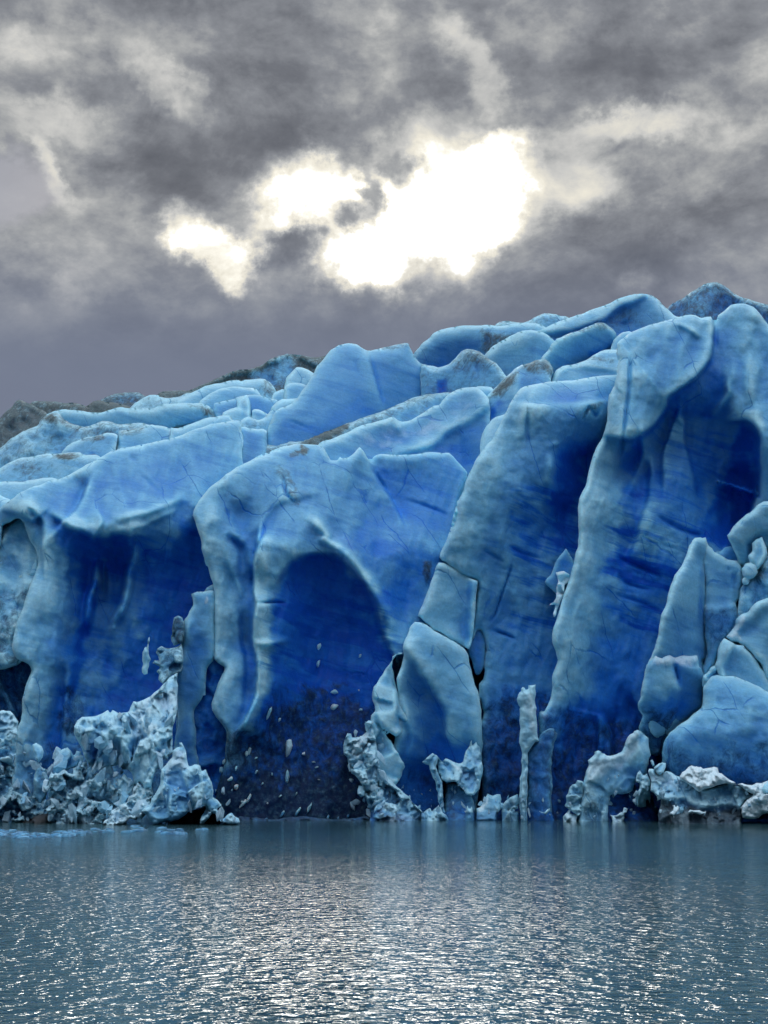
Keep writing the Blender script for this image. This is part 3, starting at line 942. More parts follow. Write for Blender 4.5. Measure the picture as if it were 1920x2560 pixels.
ice('ice_ridge', 'pale slab just above the flat topped fin left of the tower', 'ice ridge', 147,
    'C:370,780 380,700 405,655 440,632 500,618 560,600 620,568 690,534 760,530 800,560 800,780', blue=.26, R=13, E=0.90,
    strokes=[('s', 'C:400,710 470,640 600,640 760,660', 6, .8, 40)], paint=[('dirt', 'C:540,605 640,570 760,580 740,610 620,610', .35, 16)], group=UP)
ice('serac', 'small brown stained sawtooth serac behind the flat topped fin', 'serac', 144,
    'C:-10,1000 -10,815 40,762 100,700 160,650 200,622 250,605 310,590 335,586 362,604 388,640 388,668 376,715 400,900 100,1040', blue=.34, dirt=.1, R=11, jag=(2.5, 16),
    strokes=[('r', 'C:325,600 330,700', 6, -.7), ('s', 'C:180,760 190,690 170,650', 6, .8, 40)],
    paint=[('dirt', 'C:200,640 250,605 340,588 388,650 380,680 330,650 250,660', .6, 24), ('dirt', 'C:0,820 100,700 190,650 170,690 60,800', .75, 12), ('blue', 'C:0,870 60,860 40,930 0,960', .9, 20)], group='tall seracs of the upper glacier')
ice('ice_block', 'tiny pale dome peeping over the snowy slope beside the sawtooth serac', 'ice block', 147,
    'B:1385,640 1390,522 1440,511 1490,517 1512,545 1500,640', blue=.3, R=9, jag=(.8, 20), group='loose blocks between the upper ridges')
ice('ice_ridge', 'long grey dirt band ridge below the tall double topped serac', 'ice ridge', 147,
    'H:670,1400 680,1235 690,1210 760,1172 820,1157 900,1115 1000,1075 1100,1050 1180,1041 1300,1030 1450,1000 B:330,835 420,812 500,775 620,738 740,692 850,655 960,608 1040,575 1120,560 1250,545 1320,560 1420,700 1000,900 600,1000 0,1060 H:720,1500',
    blue=.26, dirt=.36, R=12, rough=(.4, 50), lean=10, ctrl=[(560, 1190, 0), (700, 1130, 0), (900, 1040, .5), (1100, 1000, 0), (1000, 1060, 0)],
    paint=[('dirt', 'B:380,850 500,778 640,735 640,760 540,820 440,860', .85, 16), ('dirt', 'B:0,920 150,880 300,860 200,910 0,950', .7, 20), ('blue', 'B:900,660 1100,600 1240,600 1150,660 1000,720', .36, 40), ('dirt', 'B:900,660 1100,600 1240,600 1150,660 1000,720', .12, 40)], group=UP)
ice('ice_ridge', 'pale snowy slope with a scooped hollow behind the central arch', 'ice ridge', 140,
    'B:420,1000 470,850 540,825 620,790 700,750 780,725 860,705 905,694 940,715 990,716 1050,690 1110,650 1150,625 1180,620 1200,590 1250,550 1310,525 1390,514 1440,545 1475,590 1485,720 1470,900 1500,1100 1400,1250 900,1250 500,1150',
    E=1.00, R=17, blue=.34, snow=.05, lean=9, ctrl=[(850, 1100, 1.5), (900, 1060, 1.5), (980, 1050, 1), (1000, 1080, -1.5), (1040, 1070, -1), (1120, 1000, 2), (1180, 990, 2), (1200, 1060, 1), (1050, 1120, 0), (1130, 1120, -.5), (1200, 1150, -1), (1180, 1080, 1)],
    strokes=[('r', 'B:905,700 935,740 960,790 1000,805', 9, 1.2), ('s', 'B:960,910 1040,890 1140,860 1240,780 1360,720 1470,640', 9, 1.6, 60), ('r', 'B:1245,690 1260,695', 10, -1.2), ('r', 'B:1150,625 1190,660', 5, -.5)],
    paint=[('snow', 'B:500,860 700,760 930,700 1000,760 960,860 700,900', .28, 50), ('snow', 'B:980,800 1150,700 1400,560 1450,600 1280,760 1100,840', .28, 40), ('blue', 'B:1150,900 1300,800 1470,720 1440,900 1350,1000 1250,950', .62, 40)], group=UP)
ice('ice_block', 'pale rounded shoulder against the left edge of the flat topped fin', 'ice block', 138,
    'B:1420,1000 1425,900 1430,820 1450,762 1490,710 1540,685 1620,680 1620,1000', blue=.22, R=14, E=1.00, group='loose blocks between the upper ridges')

# ------------------------------------------------------------------ the ice wall
ice('serac', 'dull grey blue rock stained face seen through the gap at the left edge', 'serac', 132.6,
    'I:-260,600 -60,600 0,580 30,490 70,465 150,405 300,380 480,480 500,1000 350,1500 200,1900 -260,1900', rough=(.7, 60), blue=.2, dirt=.08, snow=.1, ctrl=[(10, 1350, -2), (60, 1330, -2), (20, 1450, 0), (60, 1500, 1), (20, 1560, 2), (60, 1620, 2)],
    paint=[('dirt', 'I:0,600 30,490 90,440 160,410 60,560 0,700', .7, 16), ('dirt', 'I:-40,780 60,800 0,900', .5, 20), ('dirt', 'I:-260,1300 200,1300 200,1900 -260,1900', .5, 120)], group=FR)
ice('serac', 'dark grey lower face at the left edge above the crushed ice', 'serac', 132.9,
    'D:-160,1900 -160,460 0,445 90,410 200,420 260,600 300,1900', rough=(.7, 50), blue=.6, dirt=.55, facet=(.5, 60),
    strokes=[('r', 'D:0,510 40,600 100,690', 7, -2), ('s', 'D:90,890 40,790 0,710', 6, 2, 60)], group=FR)
ice('serac', 'leftmost broad serac with an overhanging lip above two deep blue hollows', 'serac', 130,
    'I:-240,900 -240,480 -40,310 0,285 60,235 110,200 180,150 260,105 350,62 420,40 500,10 G:610,985 700,945 770,910 860,860 1000,780 1160,700 1220,680 1300,660 1480,645 1520,620 A:700,645 850,625 870,612 950,600 1060,570 1150,530 1250,500 1300,490 1420,480 1428,540 1442,590 1437,650 P:610,1180 660,1300 680,1600 690,1900 690,2110 20,2110 D:60,1400 95,1100 100,1000 130,930 130,850 150,750 185,650 170,620 100,580 70,520 85,430 100,360 I:240,1330 270,1200 320,1080 395,890 390,790 350,690 300,590 255,470 215,400 170,392 100,440 30,480 -10,700',
    E=1.00, R=16, step=4, flute=(.24, 62.), lean=9, blue=.33, dirt=.0, rough=(.32, 80),
    ctrl=[(20, 1290, -1), (100, 1225, 0), (250, 1140, -5), (400, 1090, -8), (600, 1065, -11), (590, 1110, -9), (400, 1190, -4), (550, 1160, -7), (300, 1230, -1.5), (450, 1280, -1.5), (530, 1240, -4),
          (60, 1270, 2.2), (160, 1310, 2.5), (110, 1290, 1.5), (255, 1318, 1.8), (330, 1330, 1.5), (420, 1290, .5), (500, 1250, -2),
          (210, 1270, -.6), (270, 1390, -4), (330, 1430, -4.5), (420, 1430, -5.5), (500, 1400, -7), (500, 1550, -7), (600, 1500, -7), (430, 1650, -5.5), (250, 1480, -4.5), (235, 1580, -4), (235, 1750, -4), (330, 1800, -4), (450, 1900, -4), (600, 1900, -3),
          (120, 1380, 2), (130, 1500, 2.2), (100, 1620, 2.6), (100, 1760, 2.0), (90, 1950, 1), (175, 1500, .8), (190, 1420, 0), (170, 1650, .6), (195, 1640, -2),
          (330, 1400, -3), (318, 1500, -3), (290, 1600, -3), (290, 1450, -4)],
    strokes=[('s', 'I:640,445 720,500 830,530 950,585 1100,605 1230,560 1365,570', 5, 2.4, 110),
             ('s', 'I:1365,575 1380,520 1500,490 1570,440 1659,400', 5, 1.2, 60),
             ('s', 'I:650,440 760,330 830,220 880,110', 3, -2.4, 80),
             ('s', 'I:1010,560 1045,497 1075,430 1060,380', 3, 1.6, 50),
             ('s', 'I:445,860 440,520 430,430 380,370', 5, -1.6, 60),
             ('s', 'I:130,345 260,380 330,420 380,390', 5, 1.4, 50),
             ('r', 'I:450,540 440,700 430,860', 8, .9),
             ('r', 'I:1380,600 1400,760 1340,950 1330,1100 1280,1300 1200,1500', 11, 2.0),
             ('r', 'I:1040,760 1010,900 990,1080 940,1210 900,1600', 10, 2.0), ('r', 'I:1060,780 1080,1100 1050,1300', 8, -1.0),
             ('r', 'I:1160,1660 1200,1400 1280,1270', 10, 1.1), ('r', 'I:940,640 960,720 1030,800', 10, .8),
             ('r', 'I:810,60 880,130', 4, -.8), ('r', 'I:810,970 930,1030', 3, -.4), ('r', 'A:740,695 790,700 830,722', 7, -1.0), ('r', 'A:920,900 950,910', 8, -1.3),
             ('r', 'A:640,1065 780,1040 930,1000 1060,940 1120,920', 11, 1.1), ('r', 'A:810,780 870,830 990,940', 5, -.4),
             ('s', 'P:150,1930 155,1800 163,1700', 6, -1.5, 60)],
    paint=[('blue', 'I:640,520 950,585 1110,610 1360,575 P:345,1400 350,1460 300,1480 250,1440 225,1520 200,1560 190,1480 170,1380', .84, 30),
           ('blue', 'P:345,1370 430,1330 505,1300 640,1300 640,1660 560,1760 420,1800 250,1850 230,1750 280,1600 330,1560 350,1450', .80, 60),
           ('blue', 'P:240,1440 262,1480 235,1560 205,1640 190,1720 180,1800 165,1800 178,1600 215,1500', .97, 18),
           ('blue', 'P:100,1500 170,1480 190,1560 170,1680 110,1660', .55, 50), ('blue', 'P:90,1780 170,1740 180,1900 100,1950', .62, 50),
           ('blue', 'P:250,1480 330,1430 330,1560 300,1660 250,1700 240,1600', .72, 40),
           ('blue', 'A:520,800 860,760 1150,700 1300,700 1250,900 950,960 700,900 560,960', .44, 60),
           ('blue', 'I:560,100 760,120 830,200 760,300 640,280', .42, 40),
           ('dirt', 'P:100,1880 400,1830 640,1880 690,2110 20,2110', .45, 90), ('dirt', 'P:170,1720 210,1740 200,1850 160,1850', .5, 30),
           ('snow', 'I:1080,430 1200,360 1400,350 1600,310 1500,420 1380,520 1150,520', .2, 30),
           ('dirt', 'A:440,790 520,850 490,880 470,830', .4, 12), ('blue', 'P:100,1380 112,1500 84,1600 88,1700 78,1850', .2, 50, 'L'), ('blue', 'P:20,1290 110,1228 250,1138 370,1092 600,1062', .22, 34, 'L'), ('blue', 'P:400,1480 520,1450 640,1500 640,1640 480,1640', .93, 60), ('band', 'P:250,1400 640,1340 640,1900 200,1900', .3, 60), ('blue', 'P:262,1400 278,1480 268,1600 240,1760 212,1760 232,1560 244,1480', .42, 14), ('blue', 'P:345,1360 335,1430 322,1480 300,1560 280,1640 278,1720 300,1720 310,1600 345,1480 352,1400', .42, 18), ('dirt', 'P:450,1620 580,1620 580,2020 450,2020', 0.0, 30), ('blue', 'P:450,1620 580,1620 580,2020 450,2020', .8, 40), ('blue', 'P:330,1330 390,1325 420,1360 350,1370', .5, 14)], group=FR)  # pale column, crest and ribs: light on them painted into the ice colour
ice('ice_block', 'bright blue wedge lodged in the gap at the left edge', 'ice block', 133,
    'I:50,1240 100,1150 135,1090 160,1025 200,970 270,925 330,870 375,810 410,900 400,1100 330,1300 240,1450 190,1405 120,1340 70,1280', blue=.26, R=18, E=1.10,
    strokes=[('s', 'I:170,1030 260,1010 380,1000', 6, .8, 60)], group=FR)
ice('serac', 'slender blue column with a snow capped top left of the central serac', 'serac', 127.5,
    'S:740,350 800,335 870,328 970,316 1000,450 985,600 990,900 965,1050 905,1120 888,1250 882,1400 K:885,20 880,100 850,190 800,250 770,300 775,420 790,600 805,800 840,950 860,1500 480,1500 500,1100 560,700 600,400 585,200 570,0 S:600,1150 590,1060 620,960 640,860 645,740 670,640 720,530 765,460 748,400',
    E=1.00, R=16, blue=.40, step=4, strokes=[('r', 'S:870,460 900,400 890,350', 6, .6), ('r', 'S:760,560 700,700 660,900', 10, .8)],
    paint=[('snow', 'S:840,470 870,400 900,350 930,400 910,470', .8, 10), ('blue', 'P:430,1750 520,1700 500,1950 420,2000', .66, 50), ('blue', 'S:600,1000 900,900 880,1250 640,1300', .6, 40)], group=FR)
ice('ice_block', 'small grey blue dome behind the top of the slender column', 'ice block', 131,
    'S:860,420 872,328 900,285 955,256 1000,256 1000,420', blue=.45, R=8, jag=(.8, 20), group=FR)
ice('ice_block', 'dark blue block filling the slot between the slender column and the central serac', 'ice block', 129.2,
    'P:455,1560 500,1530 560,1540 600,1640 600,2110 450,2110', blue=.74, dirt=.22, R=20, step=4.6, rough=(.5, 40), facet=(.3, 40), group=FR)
CENTRAL = ice('serac', 'massive central serac with the big deep blue arch in its face', 'serac', 128,
    'A:1145,1040 1160,980 1200,930 1235,880 1300,828 1360,780 1450,730 1550,680 1650,648 B:80,945 160,905 240,875 320,858 400,855 465,862 500,885 520,918 540,945 575,950 590,928 600,935 640,935 680,900 710,868 730,890 750,930 775,962 790,932 830,915 960,918 1100,905 1240,905 1270,930 1300,970 1348,1020 1350,1060 1320,1140 1300,1220 1290,1400 P:1100,1500 1060,1600 1080,2110 450,2110 K:950,1300 1040,1000 1085,800 1100,520 1060,460 1000,380 960,310 950,250 960,218 S:955,1470 985,1390 1020,1290 1050,1200 1088,1120 1075,1100 1020,1068 975,1030 965,950 975,850 975,720 985,600 980,450 975,320 950,200 910,80 888,0 A:1225,1350 1200,1260 1190,1190 1165,1100',
    E=1.10, R=16, step=4, flute=(.24, 62.), lean=8, blue=.37, rough=(.3, 90),
    ctrl=[(500, 1270, 1), (560, 1190, 0), (640, 1140, -2.5), (720, 1115, -5), (800, 1112, -6), (900, 1150, -6), (930, 1160, -8), (1000, 1150, -9), (1100, 1140, -11), (1150, 1190, -11), (1120, 1280, -9),
          (820, 1250, -2), (880, 1300, -3), (950, 1300, -6), (1000, 1250, -8), (1050, 1350, -8), (1060, 1450, -8), (1000, 1500, -6.5), (760, 1300, .8), (700, 1210, -.5), (760, 1210, -1.5), (660, 1230, 0),
          (860, 1400, -1), (930, 1500, -3), (985, 1600, -4.5), (540, 1300, 2.4), (560, 1500, 2.0), (560, 1700, 2.0), (590, 1850, 1.5), (600, 1230, .5), (590, 1290, -.2), (612, 1600, .8), (620, 1450, .8),
          (680, 1350, 2.8), (675, 1500, 2.4), (668, 1600, 2.2), (690, 1700, .8), (740, 1370, 1.6), (800, 1420, -1.8), (800, 1520, -4.5), (880, 1560, -5), (760, 1650, -4), (900, 1700, -5.5), (760, 1850, -4.5), (900, 1880, -5), (700, 1800, -1.5), (700, 1950, -1.5), (850, 2020, -4), (600, 2000, 0), (1000, 1900, -5)],
    strokes=[('s', 'E:250,330 290,270 350,225 420,205 540,210 640,270 740,380 780,480 830,640 900,800', 7, 1.5, 120),
             ('r', 'P:668,1300 655,1340 640,1370 634,1400 632,1480 636,1505', 5, -1.2), ('s', 'P:640,1360 634,1400 632,1480 638,1505 634,1540 631,1600 640,1640 642,1700 630,1760 610,1800', 3, 3.0, 60),
             ('r', 'E:75,487 130,492 180,485 300,492', 3, -1.1),
             ('r', 'E:70,700 100,725 180,735 320,690', 8, .8),
             ('s', 'P:760,1245 700,1260 670,1300 640,1330', 9, -.9, 60),
             ('r', 'B:385,1240 520,1400 E:500,110 640,210 760,370 850,520 920,680', 14, 1.3),
             ('s', 'B:770,940 790,1010 830,1080 880,1140 930,1220', 5, -1.6, 70), ('r', 'B:785,960 800,1020 840,1085 880,1145 940,1250 990,1370', 4, -.9),
             ('r', 'B:255,1000 262,1080 275,1150 340,1220', 5, -1.0), ('r', 'B:960,1180 1100,1220 1270,1290', 5, -.5),
             ('r', 'P:560,1330 600,1370 610,1440', 12, -.9), ('s', 'P:600,1560 612,1640 612,1720', 6, -1, 30), ('s', 'P:575,1420 590,1460', 5, .8, 30),
             ('r', 'A:1350,1090 1420,1190 1440,1240', 12, .8), ('r', 'E:960,480 1000,640 1040,560', 4, -.4)],
    paint=[('blue', 'E:225,1150 190,900 210,600 250,350 300,260 420,205 540,210 640,270 740,380 780,480 830,640 900,800 900,1200 700,1250 400,1200', .85, 15),
           ('blue', 'E:150,1200 130,900 170,650 200,480 260,360 400,300 420,1200', .78, 70),
           ('blue', 'E:700,100 1100,100 1260,200 1060,420 950,560 860,400', .62, 70), ('blue', 'B:800,960 1240,940 1330,1080 1230,1400 900,1400 850,1150', .52, 60),
           ('blue', 'P:666,1300 650,1345 636,1385 629,1420 627,1500 628,1600 634,1660 632,1720 618,1780', .5, 8, 'L'), ('blue', 'P:650,1400 645,1480 648,1560 646,1620 652,1680', .12, 16, 'L'),  # groove shade and the pillar's lit edge painted as dark and pale lines
           ('blue', 'E:0,600 40,900 20,1000 -60,900 -60,620', .52, 30),
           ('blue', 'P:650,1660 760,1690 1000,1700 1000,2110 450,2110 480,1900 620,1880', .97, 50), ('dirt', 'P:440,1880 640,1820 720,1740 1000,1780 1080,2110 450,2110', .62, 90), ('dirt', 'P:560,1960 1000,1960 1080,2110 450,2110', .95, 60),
           ('dirt', 'B:170,970 240,965 320,1060 350,1220 290,1210 255,1100', .38, 16), ('dirt', 'B:360,860 400,885 390,915 370,905', .8, 8), ('dirt', 'B:270,920 330,890 350,905 290,935', .6, 10),
           ('blue', 'P:512,1235 522,1330 550,1450 560,1600 565,1750', .22, 40, 'L'), ('blue', 'P:520,1230 600,1165 700,1118 800,1112', .24, 30, 'L'), ('blue', 'P:660,1400 656,1480 662,1620 650,1720', .28, 30, 'L'), ('blue', 'P:700,1210 800,1330 900,1450 950,1600', .28, 34, 'L'), ('blue', 'P:740,1440 900,1460 960,1560 940,1640 760,1640', .93, 60), ('snow', 'B:350,1060 420,1200 600,1400 E:560,0 700,200 860,500 800,500 600,230 380,20', .12, 30),  # pale lines: sky light on edges and crest painted into the ice
           ('dirt', 'E:1100,250 1130,250 1120,330 1100,430', .6, 14), ('band', 'E:200,500 900,500 900,1300 200,1300', .6, 60)], group=FR)
FLAT = ice('serac', 'flat topped leaning fin with dipping layers right of the central serac', 'serac', 131,
    'Q:575,637 590,590 640,480 655,430 735,235 750,150 760,50 B:1240,1390 1280,1300 1290,1210 1320,1130 1350,1050 1390,960 1425,905 1500,810 1560,690 C:130,850 150,820 190,762 240,743 290,735 380,722 500,710 600,695 700,682 765,680 900,700 P:1640,1000 1600,1400 1560,1700 1500,2110 1190,2110 L:1505,1460 1510,850 1500,620 1490,480 1540,320 1520,300 1500,210 1475,190 Q:990,2040 990,1950 1030,1900 1050,1800 1035,1780 1055,1600 1040,1450 990,1380 950,1400 915,1500 925,1300 950,1050 970,890 870,850 760,790 680,735 640,690',
    E=0.95, R=16, step=4, flute=(.24, 62.), lean=7, blue=.42, band=.1, rough=(.32, 80),
    ctrl=[(1310, 965, -1), (1350, 990, .8), (1400, 970, -2), (1520, 940, -3), (1350, 1030, 2), (1480, 1010, .6), (1450, 960, -2.2), (1250, 1150, 2.2), (1200, 1300, 2.4), (1170, 1380, 2.0), (1130, 1400, 1.6), (1320, 1100, 1.5),
          (1390, 1160, 1), (1430, 1160, -2.5), (1420, 1280, -3.8), (1390, 1250, -1.2), (1340, 1250, 1), (1300, 1400, 0), (1430, 1400, -4), (1350, 1500, -2.5), (1260, 1500, -1), (1300, 1700, -2), (1250, 1900, -1.5), (1400, 1700, -3.5), (1400, 1950, -3), (1500, 1300, -4), (1510, 1100, -3)],
    strokes=[('s', 'C:650,830 400,850 240,850', 6, 1.1, 120), ('r', 'C:240,850 232,1000 240,1120', 7, -.7), ('r', 'C:680,840 640,920 600,870 550,980', 5, -.8),
             ('r', 'C:470,1070 330,1110', 6, .5), ('r', 'C:385,1120 370,1300 F:380,60 330,160', 12, 1.2),
             ('r', 'Q:1350,640 1280,850 1210,1050 1140,1250 1060,1340', 3, -.8), ('r', 'Q:1060,1380 1300,1450 1420,1520', 4, -.6), ('r', 'Q:970,530 1100,600 1300,720', 4, -.5), ('r', 'Q:1270,500 1450,590 1659,660', 5, -.7),
             ('r', 'F:0,870 170,940', 5, -.5), ('r', 'M:20,200 30,300', 6, -1)],
    paint=[('blue', 'C:420,1100 620,1080 560,1400 F:540,100 520,400 480,420 350,420 360,100', .95, 40), ('blue', 'F:150,200 340,160 380,300 300,480 160,430', .66, 40),
           ('blue', 'P:1180,1450 1450,1420 1450,1700 1180,1650', .46, 80), ('blue', 'P:1190,1780 1450,1760 1500,2110 1190,2110', .74, 90), ('dirt', 'P:1250,1460 1460,1400 1460,1700 1230,1700', .1, 60),
           ('blue', 'C:240,870 500,840 600,960 540,1080 300,1060', .46, 50), ('blue', 'C:240,1180 370,1120 340,1300 240,1400', .50, 40),
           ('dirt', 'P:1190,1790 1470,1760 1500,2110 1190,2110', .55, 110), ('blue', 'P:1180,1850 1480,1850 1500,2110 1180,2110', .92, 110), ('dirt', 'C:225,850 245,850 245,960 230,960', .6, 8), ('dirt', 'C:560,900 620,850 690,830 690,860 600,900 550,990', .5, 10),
           ('blue', 'P:1300,1000 1240,1120 1200,1230 1160,1320 1125,1390', .2, 72, 'L'), ('blue', 'P:1320,962 1420,950 1550,935', .16, 34, 'L'), ('band', 'P:1300,1230 1460,1180 1460,1560 1250,1500', .7, 70), ('snow', 'C:240,770 600,720 760,700 700,760 400,800 240,830', .12, 30)], group=FR)  # pale lines paint sky light along the left edge and top
ice('ice_block', 'middle cracked block leaning between the two open cracks of the fin', 'ice block', 129.5,
    'Q:552,720 570,697 620,700 680,735 760,775 880,850 925,870 967,885 955,1050 935,1250 915,1450 880,1580 850,1570 760,1525 560,1400 492,1378 485,1345 430,1305 385,1255 360,1240 372,1200 430,1050 490,900 525,800',
    blue=.26, R=18, E=0.70, step=4, strokes=[('s', 'Q:860,1540 880,1200 885,860', 8, -1.4, 90)], paint=[('blue', 'Q:890,880 967,885 915,1450 880,1560 850,1500', .72, 22), ('band', 'Q:500,800 900,900 850,1500 500,1300', .1, 20)], group='cracked blocks of the leaning fin')
ice('ice_block', 'dark blue splinter wedged right of the lower open crack', 'ice block', 132.5,
    'Q:870,1600 900,1480 930,1400 985,1375 1030,1440 1050,1540 1045,1700 1020,1800 960,1850 910,1700', blue=.72, R=11, E=0.70, strokes=[('r', 'Q:920,1580 1050,1610', 4, -.6), ('r', 'Q:870,1640 940,1690', 4, -.6)], group='cracked blocks of the leaning fin')
ice('ice_block', 'big slanted lower block with straight upper edge below the second crack', 'ice block', 127,
    'Q:198,1580 205,1540 240,1450 290,1345 322,1311 390,1320 475,1373 560,1428 660,1480 760,1535 812,1568 868,1655 880,1720 905,1850 960,2010 E:1405,1020 1425,1100 1430,1180 L:1505,400 1510,620 1500,900 1440,1480 P:1190,2110 1000,2110 940,2110 L:420,1300 400,900 600,700 620,350 630,210 650,120 640,0 E:930,940 960,860 975,800',
    E=0.90, R=21, lean=8, blue=.27, ctrl=[(1040, 1570, 1), (1100, 1600, 1), (1150, 1640, .5), (1010, 1640, 2), (1100, 1720, .5), (1170, 1700, .5), (1050, 1750, 0), (1080, 1850, -2), (1010, 1850, .5), (1150, 1830, 0), (1040, 1950, -3), (1130, 1950, -2), (1000, 2020, -1)],
    strokes=[('s', 'E:975,780 1040,860 1100,960 1190,1100 1220,1260', 9, 1.6, 80), ('s', 'L:720,380 730,450 780,560 750,720', 5, 1, 40), ('r', 'E:970,790 940,900 950,1060', 6, .6)],
    paint=[('blue', 'E:1020,880 1090,960 1180,1100 1200,1250 1150,1320 1010,1250 990,1100', .52, 60), ('dirt', 'L:650,850 1450,850 1450,1480 440,1480 480,900', .32, 60), ('blue', 'L:700,700 1450,660 1450,1480 500,1480', .68, 70)], group='cracked blocks of the leaning fin')
ice('ice_block', 'rough pale slab peeling off the left side of the slanted block', 'ice block', 125.8,
    'E:970,790 940,790 912,825 885,860 865,880 835,940 795,990 780,1050 800,1095 805,1130 780,1160 775,1190 745,1210 L:300,430 305,500 330,570 340,700 400,880 460,990 600,1100 700,900 640,760 560,640 500,560 440,450 P:990,1840 1020,1800 1000,1760 985,1700 980,1640',
    blue=.16, R=11, E=0.75, step=3.5, jag=(2.5, 14), facet=(.35, 60), strokes=[('s', 'E:870,980 920,1000 945,1050 930,1160 L:690,560', 5, -1.2, 50), ('s', 'L:450,440 500,560 600,680 660,790', 5, 1.3, 50)], group='cracked blocks of the leaning fin')
